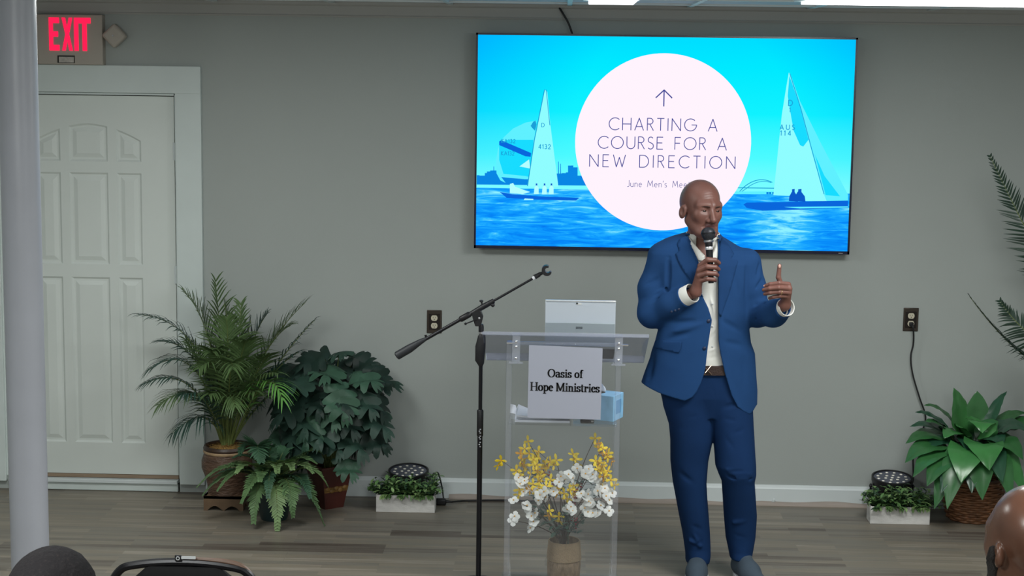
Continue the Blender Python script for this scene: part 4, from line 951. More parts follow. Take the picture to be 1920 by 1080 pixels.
branch('yellow', [(1130, 842, .02), (1140, 850, .0), (1125, 840, .0), (1139, 856, .03)], 'yellow blossom branch curving at the upper right of the vase', GY, 17)
branch('yellow', [(1125, 868, .04), (1132, 874, .05), (1117, 864, .04), (1128, 884, .05), (1121, 880, .05), (1140, 884, .05), (1136, 893, .05), (1145, 900, .05)], 'dense yellow blossom branch in the right half of the bunch', GY, 18)
branch('yellow', [(1010, 915, .08), (1024, 912, .08), (1000, 908, .07), (1032, 900, .06), (1046, 915, .06), (974, 918, .05)], 'amber yellow branch low in the left middle of the bunch', GY, 19)
branch('yellow', [(1068, 918, .07), (1058, 925, .08), (1075, 910, .05), (1048, 968, .09), (1030, 958, .08)], 'amber yellow branch low in the centre of the bunch', GY, 20)
branch('yellow', [(1080, 862, -.02), (1074, 852, -.02)], 'thin yellow branch at the back between the two tall sides', GY, 21)
branch('white', [(1052, 893, .08), (1060, 898, .08), (1066, 890, .07), (1048, 904, .08), (1073, 896, .06)], 'white blossom branch at the top centre of the bunch', GW, 31)
branch('white', [(1104, 880, .07), (1112, 890, .08), (1098, 888, .08), (1108, 896, .08), (1118, 896, .06), (1082, 878, .04)], 'white blossom branch at the upper right of the bunch', GW, 32)
branch('white', [(1012, 928, .10), (1020, 922, .10), (1024, 932, .10), (1006, 924, .09), (1010, 938, .1), (1038, 922, .08)], 'white blossom branch in the left middle of the bunch', GW, 33)
branch('white', [(1096, 932, .10), (1102, 926, .10), (1104, 940, .1), (1090, 926, .1), (1108, 943, .1), (1080, 934, .07)], 'white blossom branch in the right middle of the bunch', GW, 34)
branch('white', [(1128, 924, .07), (1136, 930, .08), (1120, 920, .08), (1142, 938, .07), (1134, 916, .06), (1126, 908, .05), (1148, 925, .05)], 'white blossom branch spreading at the far right of the bunch', GW, 35)
branch('white', [(975, 908, .06), (984, 902, .06), (988, 914, .06), (982, 922, .06), (972, 896, .05)], 'white blossom branch spreading at the upper left of the bunch', GW, 36)
branch('white', [(963, 938, .11), ], 'white blossom hanging at the far left beside the clear post, upper of two', GW, 37)
branch('white', [(962, 976, .11), (965, 968, .11)], 'white blossom hanging at the far left beside the clear post, lower of two', GW, 38)
branch('white', [(990, 955, .09), (996, 968, .09), (1000, 978, .09), (995, 990, .09), (1004, 962, .09), (988, 948, .09)], 'white blossom branch drooping low at the left of the vase', GW, 39)
branch('white', [(1074, 958, .11), (1070, 950, .11), (1064, 955, .1)], 'white blossom branch just above the middle of the vase', GW, 40)
branch('white', [(1112, 962, .1), (1102, 960, .1), (1120, 962, .1), (1142, 958, .09), (1096, 952, .1), (1126, 948, .09)], 'white blossom branch drooping low at the right of the vase', GW, 41)
branch('red', [(1076, 925, .06), (1078, 940, .07), (1072, 948, .07), (1076, 972, .08), (1080, 985, .08)], 'red berry sprig right of the middle in the vase', GR, 51)
branch('red', [(1040, 900, .02), (1034, 890, .02), (1086, 914, .04)], 'red berry sprig at the upper middle of the bunch', GR, 52)
gsp = [(1018, 962, .08), (1028, 975, .09), (1040, 985, .09), (1050, 992, .09), (1012, 950, .08)], [(1095, 965, .08), (1086, 978, .09), (1078, 990, .09), (1100, 950, .08), (1118, 950, .06)], [(1064, 975, .1), (1058, 985, .1), (1066, 962, .09), (1052, 960, .08)], [(1010, 900, 0), (1030, 920, 0), (1060, 905, 0), (1085, 900, 0), (1110, 915, 0), (1000, 935, .02)]
for i, (g_, nm) in enumerate(zip(gsp, ('green leaf spray low at the left of the vase mouth', 'green leaf spray low at the right of the vase mouth', 'green leaf spray low in the middle of the vase mouth', 'green leaf spray at the back of the bunch behind the blossoms'))): branch('greenery', list(g_), nm, GG, 60+i)
# ================================================================== POTTED PLANTS
M['palm'] = leafmat('palm_green', '#50683f', .42, .22, 14); M['palmb'] = leafmat('palm_bright', '#5c8f45', .42, .15, 14); M['palmd'] = leafmat('palm_dark', '#27443a', .42, .2, 14)
M['rach'] = mat('palm_stalk', '#66743f', .6)
def frond(name, parent, cv, m, n=26, L=.2, W=.012, start=.22, droop=.5, spread=1.0, side=None, seed=0, fold=.3, taper=.45, ang=55, seg=5, sides=(1, -1)):
    """feather leaf: stalk along the curve, leaflets on both sides"""
    rs = random.Random(seed); mb = MB(); K = 30; P = bez(cv, K); mb.tube(P, np.linspace(.0045, .0012, K), 6, mi=1)
    T = np.gradient(P, axis=0); T /= np.linalg.norm(T, axis=1)[:, None]
    for i in range(n):
        u = start+(1-start)*i/(n-1); j = u*(K-1); j0 = min(int(j), K-2); p = P[j0]+(P[j0+1]-P[j0])*(j-j0); t = T[j0]
        s = np.cross(t, np.array([0, 0, 1.])) if side is None else np.asarray(side, float)-t*(t@np.asarray(side, float))
        s /= np.linalg.norm(s)+1e-9; up = np.cross(s, t); 
        if up[2] < 0: up = -up
        w = (u-start)/(1-start); ll = L*(.55+.45*math.sin(PI*min(1, (w+.12)*.95)))*(1-taper*w*w)*rs.uniform(.88, 1.08)
        a = math.radians(ang*(1-.45*w)+rs.uniform(-6, 6))
        for sg in sides:
            d = t*math.cos(a)+s*sg*math.sin(a)*spread+up*(.22+rs.uniform(-.08, .08))
            d /= np.linalg.norm(d)
            sv = np.cross(d, up); sv /= np.linalg.norm(sv)+1e-9; nv = np.cross(sv, d); Q = []
            for q in range(seg+1):
                v = q/seg; c = p+d*ll*v+np.array([0, 0, -1.])*droop*ll*v*v*rs.uniform(.9, 1.1)
                ww = W*.5*(.55 if q == 0 else (1-v**2.2)+.04)*1.0
                Q.append([c+sv*ww+nv*ww*fold, c, c-sv*ww+nv*ww*fold])
            mb.grid(Q)
    return mb.build(name, [m, M['rach']], parent, recalc=False, angle=0)
# ---------------- big palm, left
PY = -.27
pc = fl(428, 948); PY = pc[1]-.0; pcx = at(426, 900, PY)[0]
def ap(px, py, w=0): return at(px, py, PY-w)
palm = thing('potted_palm', 'bushy green feather palm in a carved brown ceramic pot beside the white door', 'potted plant', (pcx, PY, 0), 'stage floor plants')
M['ceram'] = mat('carved_ceramic', '#5a4436', .5, var=.35, vscale=16, stretch=(1, 1, 3), bump=1.0, bscale=35); M['ceramd'] = mat('ceramic_band', '#3a2a20', .45, var=.2, vscale=20); M['rope'] = mat('pale_band', '#a48a6a', .6, var=.15, vscale=40); M['moss'] = mat('dry_moss', '#a07c42', .95, var=.3, vscale=90, bump=1, bscale=150)
zz = lambda py: at(426, py, PY)[2]
k_ = 1/(FPX/(CF@(ap(426, 900)-CAM)))
R = lambda px: px*k_
zt = zz(836)
pot = MB().lathe([(R(36), zz(925)), (R(37), zz(905)), (R(41), zz(890)), (R(47), zz(875)), (R(47), zz(862)), (R(43), zz(850)), (R(42), zz(846)), (R(43), zz(843)), (R(43), zz(838)), (R(41), zz(834)), (R(38), zz(834)), (R(37), zz(846)), (0, zz(850))], (pcx, PY, 0), 40)
pot.build('pot', M['ceram'], palm)
MB().lathe([(R(43.2), zz(846.5)), (R(44), zz(845)), (R(44), zz(843)), (R(43.2), zz(841.5)), (R(40), zz(844))], (pcx, PY, 0), 40, closed=True).build('rim_band', M['rope'], palm)
MB().lathe([(R(43.2), zz(841)), (R(44), zz(838)), (R(42), zz(833.5)), (R(39), zz(833.5)), (R(38.5), zz(838))], (pcx, PY, 0), 40, closed=True).build('rim', M['ceramd'], palm)
# footed plinth with scalloped arches
ft = MB(); hw_ = R(37); ztop_ = zz(922)
for (ux_, uy_) in (((1, 0, 0), (0, -1, 0)), ((1, 0, 0), (0, 1, 0)), ((0, 1, 0), (1, 0, 0)), ((0, 1, 0), (-1, 0, 0))):
    poly = [(-hw_, 0), (-hw_, ztop_), (hw_, ztop_), (hw_, 0)]
    for q in (.82, .66, .5, .36, .22, .02, -.02, -.22, -.36, -.5, -.66, -.82): poly.append((q*hw_, .0 if abs(q) < .05 or abs(q) > .8 else .016 if abs(q) > .6 or abs(q) < .3 else .024))
    ft.prism([(x_*(1 if ux_[0] else .84), z_) for x_, z_ in poly], np.array([pcx, PY, 0])+np.array(uy_)*hw_, ux_, (0, 0, 1), -np.array(uy_)*.012)
ft.box((pcx, PY, ztop_-.006), (2*hw_, 2*hw_, .012)); ft.build('plinth', mat('plinth_brown', '#6a543f', .55, var=.2, vscale=12), palm, smooth=False)
mo = MB().ell((pcx, PY, zz(846)), (R(38), R(38), .035), nu=28, nv=12)
rs = random.Random(5)
for i in range(160):
    a_, q_ = rs.uniform(0, 2*PI), rs.uniform(.02, .1); b_ = np.array([pcx+q_*math.cos(a_), PY+q_*math.sin(a_), zz(846)+.028-(q_/.1)**2*.022])
    mo.tube([b_, b_+[rs.uniform(-.02, .02), rs.uniform(-.02, .02), rs.uniform(.0, .02)], b_+[rs.uniform(-.03, .03), rs.uniform(-.03, .03), rs.uniform(-.01, .02)]], .0012, 4, False)
mo.build('moss', M['moss'], palm)
B0 = lambda dx=0, w=0: np.array([pcx+dx*k_, PY-w, zz(840)])
S = (1, 0, 0)
FR = [  # start dx, control (px,py,w), tip (px,py,w), material, leaflet length, droop, n, seed-specific side
    (-4, (418, 660, .0), (404, 528, -.02), 'palm', .21, .25, 24), (4, (446, 690, .02), (452, 572, .05), 'palm', .19, .3, 26),
    (-8, (400, 600, .05), (262, 590, .10), 'palmd', .17, .45, 26), (8, (470, 660, .0), (572, 568, .0), 'palm', .21, .2, 26),
    (8, (500, 690, .06), (590, 600, .08), 'palmd', .16, .5, 24), (-8, (380, 620, .08), (282, 692, .16), 'palmd', .17, .5, 26),
    (-8, (370, 670, .12), (270, 720, .22), 'palmd', .15, .55, 24), (-6, (385, 690, .16), (300, 758, .28), 'palm', .18, .6, 24),
    (-6, (395, 740, .1), (325, 812, .22), 'palmd', .15, .8, 18), (8, (500, 655, .22), (528, 745, .34), 'palmb', .15, .55, 16),
    (0, (432, 640, .2), (436, 690, .36), 'palm', .2, .45, 26), (3, (450, 650, .14), (462, 640, .28), 'palm', .21, .4, 28),
    (-3, (405, 640, .1), (398, 660, .25), 'palm', .2, .45, 26), (6, (480, 680, .1), (505, 665, .24), 'palm', .19, .45, 26),
    (6, (490, 700, .05), (560, 660, .12), 'palmd', .17, .5, 24), (-5, (400, 700, .05), (350, 640, .0), 'palm', .2, .4, 26),
    (-3, (415, 720, .12), (392, 740, .3), 'palm', .17, .6, 20), (4, (455, 720, .12), (478, 735, .28), 'palm', .17, .6, 20),
    (0, (430, 640, .08), (425, 600, .16), 'palm', .2, .35, 28), (2, (445, 720, .0), (470, 600, -.02), 'palmd', .17, .35, 24),
    (-2, (420, 720, .0), (375, 575, .0), 'palm', .20, .3, 26), (0, (425, 700, .18), (440, 760, .3), 'palm', .14, .7, 18),
    (-6, (392, 640, .0), (300, 640, .02), 'palmd', .17, .4, 24), (7, (485, 640, .0), (545, 610, -.05), 'palm', .17, .35, 24), (-4, (405, 600, .02), (345, 548, .02), 'palm', .2, .3, 22), (5, (470, 690, .14), (520, 700, .3), 'palm', .17, .5, 22),
    (-5, (390, 720, .16), (345, 740, .3), 'palmd', .16, .6, 22), (5, (460, 640, -.02), (500, 590, -.06), 'palmd', .17, .3, 24), (-2, (415, 640, .12), (375, 690, .3), 'palm', .18, .5, 24), (2, (445, 650, .05), (420, 570, .06), 'palm', .18, .3, 24), (6, (495, 720, .0), (560, 720, .04), 'palmd', .14, .6, 20)]
for i, (dx_, c_, t_, m__, LL, dr, n_) in enumerate(FR):
    frond('frond', palm, [B0(dx_, .0), ap(*c_), ap(*t_)], M[m__], int(n_*.95), LL*1.38, .0115, .26, dr, 1.0, None, 100+i)
for i in range(5): MB().tube(bez([B0(-8+4*i, .01), B0(-10+5*i, .02)+[0, 0, .2], B0(-14+7*i, .03)+[0, 0, .4]], 10), np.linspace(.007, .004, 10), 8).build('stalk', M['rach'], palm)
# ---------------- split-leaf plant in the square pot
MYc = fl(615, 957); MYy = MYc[1]+.085
def am(px, py, w=0): return at(px, py, MYy-w)
mx0 = am(617, 910)[0]; km = 1/(FPX/(CF@(am(617, 900)-CAM)))
mons = thing('potted_monstera', 'dense dark green split-leaf plant in a tapered dark red square pot', 'potted plant', (mx0, MYy, 0), 'stage floor plants')
M['redpot'] = mat('dark_red_wood', '#4a231e', .35, var=.25, vscale=5, stretch=(3, 3, .6)); M['orn'] = mat('gold_ornament', '#7a5a2c', .5, var=.3, vscale=30)
zm = lambda py: am(617, py)[2]
Rz = rot('Z', math.radians(38))
def sq(h, z): return [np.array([mx0, MYy, z])+Rz@np.array([a*h, b*h, 0]) for a, b in ((-1, -1), (1, -1), (1, 1), (-1, 1))]
hb, ht, zT = 25*km*.78, 40*km*.80, zm(868)
pm = MB(); rings = [sq(hb, 0), sq(ht, zT-.012), sq(ht+.006, zT-.010), sq(ht+.006, zT), sq(ht-.008, zT), sq(ht-.012, zT-.03)]
pm.grid([r_ for r_ in rings], wrap=True); pm.add(rings[0], [(3, 2, 1, 0)]); pm.add(rings[-1], [(0, 1, 2, 3)]); pm.build('pot', M['redpot'], mons, smooth=False)
zo = zm(912); 
def onface(i, u, z, lift):
    h = hb+(ht-hb)*z/zT; a, b = sq(h, z)[i], sq(h, z)[(i+1) % 4]; n__ = np.cross(b-a, [0, 0, 1.]); n__ /= np.linalg.norm(n__); return a+(b-a)*u+n__*lift
for i in (0, 1):
    ob = MB()
    ob.grid([[onface(i, u, zo+dz_, .003) for u in np.linspace(.0, 1, 9)] for dz_ in (-.014, .014)])
    for j in range(5):
        c_ = onface(i, .15+.175*j, zo+.006*(-1)**j, .004); ob.ell(c_, (.014, .005, .012), Rz, 10, 6)
    ob.build('ornament_band', M['orn'], mons)
MB().box((mx0, MYy, zT-.03), (ht*1.7, ht*1.7, .01), Rz).build('soil', M['dark'], mons, smooth=False)
M['mon'] = leafmat('monstera_green', '#2a4238', .5, .2, 12, .3); M['mon2'] = leafmat('monstera_mid', '#375544', .5, .2, 12, .3); M['mon3'] = leafmat('monstera_dark', '#1d3029', .5, .2, 12, .3)
def split_leaf(mb, base, d, up, L, W, mi, rs, curl=.35):
    d = np.asarray(d, float); d /= np.linalg.norm(d); s = np.cross(d, up); s /= np.linalg.norm(s); n = np.cross(s, d); 
    def pt(u, v):   # u along midrib, v -1..1 across
        return base+d*L*(u-.12)+s*v*W*.5-n*(curl*L*(u*u*.5)+.10*W*v*v)+n*.012*math.sin(9*u+3*v)
    lob = 5
    prof = lambda u: (1-abs(2*u-.84)**2.2*.75) if u < .95 else .4
    for sg in (-1, 1):
        for k in range(lob):
            u0, u1 = k/lob*.94, (k+1)/lob*.94; g = []
            for q in range(6):
                v = q/5; sw = .16*v*(.4+k/lob)  # lobes sweep to the tip
                half = (u1-u0)/2*(1.24 if v < .74 else (1.20-.62*((v-.74)/.26)**2))
                uc = (u0+u1)/2+sw-(.10*v if k == 0 else 0); wv = v*prof((u0+u1)/2)*(1 if k < 4 else .62)
                g.append([pt(uc-half, sg*wv), pt(uc, sg*wv), pt(uc+half, sg*wv)])
            mb.grid(g, mi)
    mb.grid([[pt(.94, -.14), pt(.94, 0), pt(.94, .14)], [pt(1.05, -.08), pt(1.06, 0), pt(1.05, .08)], [pt(1.14, -.01), pt(1.15, 0), pt(1.14, .01)]], mi)
rs = random.Random(21)
slots = []
for i in range(46):
    t_ = i/45; ph = i*2.39996; zc = 1-2*(t_*.86+.02); rr_ = math.sqrt(max(0, 1-zc*zc)); slots.append((rr_*math.cos(ph), rr_*math.sin(ph), zc))
cen_ = am(620, 752); RX, RY_, RZ_ = 68*km, 54*km, 76*km
for i, (a, b, c) in enumerate(slots):
    if b > .75: continue
    basep = cen_+np.array([a*RX, b*RY_, c*RZ_])+np.array([rs.uniform(-.03, .03), rs.uniform(-.02, .02), rs.uniform(-.02, .02)])
    out = np.array([a, b*.8-.15, 0]); out /= np.linalg.norm(out)+1e-6
    dd = out*.85+np.array([rs.uniform(-.35, .35), -.1, -.55 if c < .6 else -.1]); upv = out*.7+np.array([0, -.35, .75])
    L_ = rs.uniform(.17, .24); lm = MB(); split_leaf(lm, basep, dd, upv, L_, L_*rs.uniform(.85, 1.0), 0, rs)
    root_ = np.array([mx0+rs.uniform(-.03, .03), MYy+rs.uniform(-.03, .03), zT-.03])
    lm.tube(bez([root_, (root_+basep)/2+[0, 0, .06], basep], 10), .003, 5, mi=1)
    # keep the foliage clear of the wall
    for arr in lm.v: arr[:, 1] = np.minimum(arr[:, 1], -.012)
    lm.build('leaf', [M[rs.choice(['mon', 'mon', 'mon2', 'mon3', 'mon3'])], M['rach']], mons, recalc=False, angle=0)
for (px, py, w_, d_, L_, mm) in ((632, 728, .2, (.35, -.5, -.75), .2, 'mon2'), (590, 790, .2, (-.3, -.5, -.8), .17, 'mon2'), (640, 862, .16, (.5, -.6, -.35), .15, 'mon2'), (660, 672, .02, (.7, -.1, -.1), .15, 'mon3'), (695, 690, .05, (.8, -.1, -.6), .16, 'mon3'), (560, 790, .1, (-.55, -.2, -.95), .2, 'mon3'), (680, 810, .1, (.8, -.2, -.4), .18, 'mon3'), (610, 665, .05, (-.6, -.3, -.2), .19, 'mon3'), (635, 664, .06, (.1, -.4, .1), .15, 'mon')):
    lm = MB(); split_leaf(lm, am(px, py, w_), d_, np.array([d_[0]*.4, -.7, .7]), L_, L_*.95, 0, rs)
    lm.tube(bez([np.array([mx0, MYy, zT-.03]), am(px, py, w_*.3)*.6+np.array([mx0, MYy, zT])*.4, am(px, py, w_)], 10), .003, 5, mi=1)
    for arr in lm.v: arr[:, 1] = np.minimum(arr[:, 1], -.012)
    lm.build('leaf', [M[mm], M['rach']], mons, recalc=False, angle=0)
# ---------------- fern in front
fc = fl(512, 972); FY = fc[1]
def af(px, py, w=0): return at(px, py, FY-w)
fx = af(514, 950)[0]; kf = 1/(FPX/(CF@(af(514, 930)-CAM)))
fern = thing('potted_fern', 'light green fern in a dark teal pot, in front of the palm', 'potted plant', (fx, FY, 0), 'stage floor plants')
zf_ = lambda py: af(514, py)[2]
MB().lathe([(0, 0), (24*kf, 0), (26*kf, .012), (31*kf, zf_(922)), (33*kf, zf_(921)), (33*kf, zf_(915)), (30*kf, zf_(915)), (29*kf, zf_(925)), (0, zf_(925))], (fx, FY, 0), 32).build('pot', mat('teal_pot', '#26393c', .4), fern)
M['fern'] = leafmat('fern_green', '#5d7b50', .5, .2, 16); M['fern2'] = leafmat('fern_pale', '#75905f', .5, .18, 16); M['fern3'] = leafmat('fern_deep', '#3c5d45', .5, .2, 16)
FF = [((445, 860, .1), (383, 926, .16), 'fern', .065), ((440, 845, .12), (372, 912, .18), 'fern', .06), ((455, 862, .05), (398, 894, .05), 'fern3', .06), ((470, 845, .12), (446, 884, .2), 'fern2', .075),
      ((480, 870, .18), (476, 976, .22), 'fern', .085), ((520, 880, .24), (520, 992, .24), 'fern2', .085), ((545, 870, .2), (548, 965, .2), 'fern', .085), ((560, 860, .15), (606, 982, .14), 'fern', .08),
      ((575, 850, .08), (614, 912, .06), 'fern2', .06), ((570, 830, .0), (598, 848, -.02), 'fern', .085), ((550, 845, .12), (584, 885, .16), 'fern2', .075), ((500, 830, .0), (512, 838, .04), 'fern3', .06),
      ((470, 790, .02), (488, 862, .10), 'fern3', .13), ((480, 840, .06), (440, 858, .10), 'fern3', .07), ((535, 840, .1), (548, 880, .24), 'fern2', .075), ((495, 855, .15), (488, 900, .26), 'fern', .07),
      ((530, 820, -.02), (545, 850, -.1), 'fern3', .07), ((460, 855, .12), (410, 918, .2), 'fern', .06), ((470, 800, .0), (452, 850, .06), 'fern3', .09), ((505, 850, .14), (503, 930, .28), 'fern3', .07), ((455, 850, .08), (425, 880, .1), 'fern', .07), ((540, 835, .05), (590, 868, .06), 'fern', .075), ((560, 870, .14), (580, 930, .2), 'fern3', .07), ((490, 860, .16), (455, 940, .24), 'fern', .07), ((515, 840, .1), (520, 885, .26), 'fern2', .075)]
for i, (c_, t_, mm, LL) in enumerate(FF):
    b_ = np.array([fx+(i % 5-2)*.008, FY-(i % 3-1)*.012, zf_(918)]); tipp = af(*t_); tipp[2] = max(tipp[2], .012); ctl = af(*c_)
    if t_[1] > 900: ctl = ctl+[0, 0, .03]
    fo = frond('frond', fern, [b_, ctl, tipp], M[mm], 32, LL*1.05, .019, .12, .12, 1.0, None, 300+i, .15, .55, 68, 3)
    me = fo.data; co = np.empty(len(me.vertices)*3); me.vertices.foreach_get('co', co); co = co.reshape(-1, 3); co[:, 2] = np.maximum(co[:, 2], .004); me.vertices.foreach_set('co', co.ravel())
# ---------------- peace lily in the wicker basket
lc = fl(1822, 984); LYp = lc[1]+.13
def al(px, py, w=0): return at(px, py, LYp-w)
lx = al(1823, 950)[0]; kl_ = 1/(FPX/(CF@(al(1823, 900)-CAM)))
lily = thing('potted_peace_lily', 'broad-leaved glossy green plant in a woven wicker basket near the right edge', 'potted plant', (lx, LYp, 0), 'stage floor plants')
M['wick'] = mat('wicker', '#7a5236', .55, var=.3, vscale=40); M['wick2'] = mat('wicker_dark', '#4f3322', .6, var=.2, vscale=40)
zl = lambda py: al(1823, py)[2]
bz = zl(893); rb, rt = 43*kl_, 53*kl_; nstk, nrow = 22, 17; wk = MB()
for r_ in range(nrow):
    z = .008+(bz-.02)*r_/(nrow-1); R0 = rb+(rt-rb)*(z/bz)+.012*math.sin(PI*z/bz); n_ = nstk*6; pts = []
    for i in range(n_+1):
        a_ = 2*PI*i/n_; pts.append((lx+(R0+.0055*math.sin(nstk/2*a_*1+PI*r_)*1.0)*math.cos(a_), LYp+(R0+.0055*math.sin(nstk/2*a_+PI*r_))*math.sin(a_), z))
    wk.tube(pts, .0078, 6, closed=True, cap=False, mi=0)
wk.build('weave', M['wick'], lily, angle=0)
st = MB()
for i in range(nstk):
    a_ = 2*PI*i/nstk; st.tube([(lx+(rb+(rt-rb)*u+.012*math.sin(PI*u))*math.cos(a_), LYp+(rb+(rt-rb)*u+.012*math.sin(PI*u))*math.sin(a_), .004+bz*u) for u in (0, .25, .5, .75, 1)], .005, 6)
st.build('stakes', M['wick2'], lily)
MB().lathe([(rt+.008*math.cos(a_), bz+.008*math.sin(a_)) for a_ in np.linspace(0, 2*PI, 10)[:-1]], (lx, LYp, 0), 40, closed=True).build('rim', M['wick2'], lily)
MB().lathe([(0, bz-.04), (rt-.008, bz-.04), (rb-.006, .012), (0, .012)], (lx, LYp, 0), 28).build('liner', M['dark'], lily)
M['lil'] = leafmat('lily_green', '#346839', .3, .22, 9, .6); M['lil2'] = leafmat('lily_bright', '#417e44', .3, .2, 9, .6); M['lil3'] = leafmat('lily_deep', '#27513a', .3, .2, 9, .6)
def broad(parent, base, mid, tip, W, m, seed, petiole=.38, rollv=0.0, fold=.28):
    rs = random.Random(seed); P = bez([base, mid, tip], 22); mb = MB(); k0 = int(22*petiole); mb.tube(P[:k0+2], .004, 6, mi=1)
    B = P[k0:]; n = len(B); T = np.gradient(B, axis=0); T /= np.linalg.norm(T, axis=1)[:, None]; G = []
    vdir = CAM-B[n//2]; vdir /= np.linalg.norm(vdir)
    for i in range(n):
        u = i/(n-1); up = np.array([0, 0, 1.])*.85+np.array([0, -.55+.38*min(1, abs(tip[0]-base[0])/.22), 0]); s = np.cross(T[i], up); s /= np.linalg.norm(s)+1e-9; nn = np.cross(s, T[i])
        w = W*.5*(math.sin(PI*u**.72)**.85 if 0 < u < 1 else 0)+.0006; row = []
        for v in (-1, -.6, -.25, 0, .25, .6, 1): row.append(B[i]+s*v*w+nn*(fold*abs(v)**1.3*w-.0022*math.sin(abs(v)*9+u*26)-(.25*w*v*v if u > .3 else 0))+nn*rollv*v*w)
        G.append(row)
    mb.grid(G)
    return mb.build('leaf', [m, M['rach']], parent, recalc=False, angle=0)
cb = lambda dx=0, w=0: np.array([lx+dx*kl_, LYp-w, bz-.03])
LF = [((1808, 800, .02), (1788, 727, .06), 70, 'lil2'), ((1835, 790, .0), (1832, 733, -.02), 50, 'lil'), ((1850, 770, .0), (1888, 734, .02), 26, 'lil3'), ((1790, 750, .0), (1732, 760, .02), 30, 'lil'), ((1775, 765, .05), (1716, 773, .06), 34, 'lil3'),
      ((1838, 760, .12), (1842, 812, .22), 62, 'lil2'), ((1800, 790, .10), (1770, 822, .2), 52, 'lil2'), ((1770, 790, .05), (1698, 832, .1), 58, 'lil'), ((1765, 800, .12), (1697, 868, .2), 64, 'lil'), ((1790, 810, .18), (1738, 912, .30), 66, 'lil'),
      ((1800, 800, .22), (1752, 955, .3), 60, 'lil'), ((1805, 790, .25), (1776, 955, .36), 62, 'lil'), ((1815, 800, .25), (1802, 905, .38), 76, 'lil2'), ((1840, 790, .22), (1855, 882, .36), 78, 'lil2'), ((1835, 820, .28), (1842, 938, .36), 62, 'lil'),
      ((1870, 790, .15), (1918, 862, .26), 62, 'lil'), ((1870, 800, .2), (1922, 928, .28), 62, 'lil2'), ((1870, 770, .08), (1930, 812, .12), 66, 'lil3'), ((1880, 770, .02), (1940, 790, .02), 60, 'lil'), ((1865, 760, -.02), (1925, 775, -.03), 42, 'lil'),
      ((1790, 795, .1), (1720, 850, .14), 52, 'lil3'), ((1810, 820, .15), (1790, 880, .3), 58, 'lil3'), ((1860, 810, .1), (1900, 880, .2), 60, 'lil3'), ((1825, 800, .0), (1815, 770, -.03), 46, 'lil3'), ((1850, 800, .1), (1880, 835, .22), 60, 'lil3'), ((1780, 820, .1), (1745, 885, .2), 56, 'lil3'), ((1840, 800, .05), (1872, 790, .06), 54, 'lil'), ((1790, 800, .02), (1760, 800, .03), 50, 'lil3'), ((1820, 800, .1), (1815, 850, .24), 54, 'lil3'),
      ((1780, 770, .04), (1706, 800, .06), 44, 'lil3'), ((1775, 805, .16), (1712, 895, .26), 56, 'lil'), ((1800, 815, .2), (1765, 925, .33), 52, 'lil3'), ((1850, 800, .2), (1880, 905, .34), 58, 'lil3'), ((1860, 800, .24), (1898, 940, .34), 56, 'lil'), ((1820, 810, .2), (1822, 925, .36), 54, 'lil3'), ((1785, 780, .06), (1735, 790, .12), 46, 'lil'), ((1815, 790, .08), (1795, 800, .16), 48, 'lil2')]
for i, (c_, t_, w_, mm) in enumerate(LF):
    mid = al(*c_); mid = mid+[0, 0, .05 if t_[1] > 800 else 0]
    lo = broad(lily, cb((i % 7-3)*3, (i % 3-1)*.02), mid, al(*t_), w_*kl_*.92, M[mm], i, .42 if t_[1] < 800 else .36)
    me = lo.data; co = np.empty(len(me.vertices)*3); me.vertices.foreach_get('co', co); co = co.reshape(-1, 3); co[:, 1] = np.minimum(co[:, 1], -.03-LYp); me.vertices.foreach_set('co', co.ravel())
# ---------------- palm at the right edge, mostly outside the picture
RY = -.55
def ar(px, py, w=0): return at(px, py, RY-w)
rx_ = fl(1996, 975)[0]; 
rp = thing('potted_palm', 'tall dark palm at the right edge, only its frond tips reaching into view', 'potted plant', (rx_, RY, 0), 'stage floor plants')
M['rpalm'] = leafmat('right_palm_dark', '#22382c', .45, .2, 14)
MB().lathe([(0, 0), (.12, 0), (.165, .27), (.17, .27), (.17, .29), (.15, .29), (.145, .26), (0, .26)], (rx_, RY, 0), 32).build('pot', mat('brown_pot', '#4a3a2c', .5, var=.2, vscale=10), rp)
for i in range(4): MB().tube(bez([(rx_+.03*i-.045, RY, .25), (rx_+.05*i-.075, RY+.01, .6), (rx_+.08*i-.12, RY, .95)], 12), np.linspace(.014, .008, 12), 8).build('stalk', M['rach'], rp)
rb_ = np.array([rx_, RY, .9])
frond('frond', rp, [rb_, ar(1945, 480, .0), ar(1857, 294, .0)], M['rpalm'], 46, .17, .011, .2, .05, 1.0, (1, 0, .2), 501, .2, .75, 62)
frond('frond', rp, [rb_+[0, 0, -.1], ar(1935, 720, .05), ar(1818, 556, .02)], M['rpalm'], 44, .13, .016, .2, .3, .3, (.2, -.8, -.5), 502, .2, .6, 40)
frond('frond', rp, [rb_+[0, 0, -.05], ar(1930, 650, .1), ar(1876, 566, .08)], M['rpalm'], 30, .15, .011, .2, .25, 1.0, (1, 0, .3), 503, .2, .6, 60)
for i, (c_, t_) in enumerate((((2020, 420, .1), (2060, 300, .1)), ((2080, 520, .1), (2150, 480, .1)), ((2010, 600, .2), (1960, 640, .35)), ((2050, 600, .1), (2140, 640, .1)))):
    tp_ = ar(*t_); tp_[0] = min(tp_[0], XR-.08); frond('frond', rp, [rb_, ar(*c_), tp_], M['rpalm'], 30, .15, .011, .25, .3, 1.0, None, 510+i)
for o_ in rp.children:   # stay inside the corner
    me = o_.data; co = np.empty(len(me.vertices)*3); me.vertices.foreach_get('co', co); co = co.reshape(-1, 3); co[:, 0] = np.minimum(co[:, 0], XR-.02-rx_); co[:, 1] = np.minimum(co[:, 1], -.03-RY); me.vertices.foreach_set('co', co.ravel())
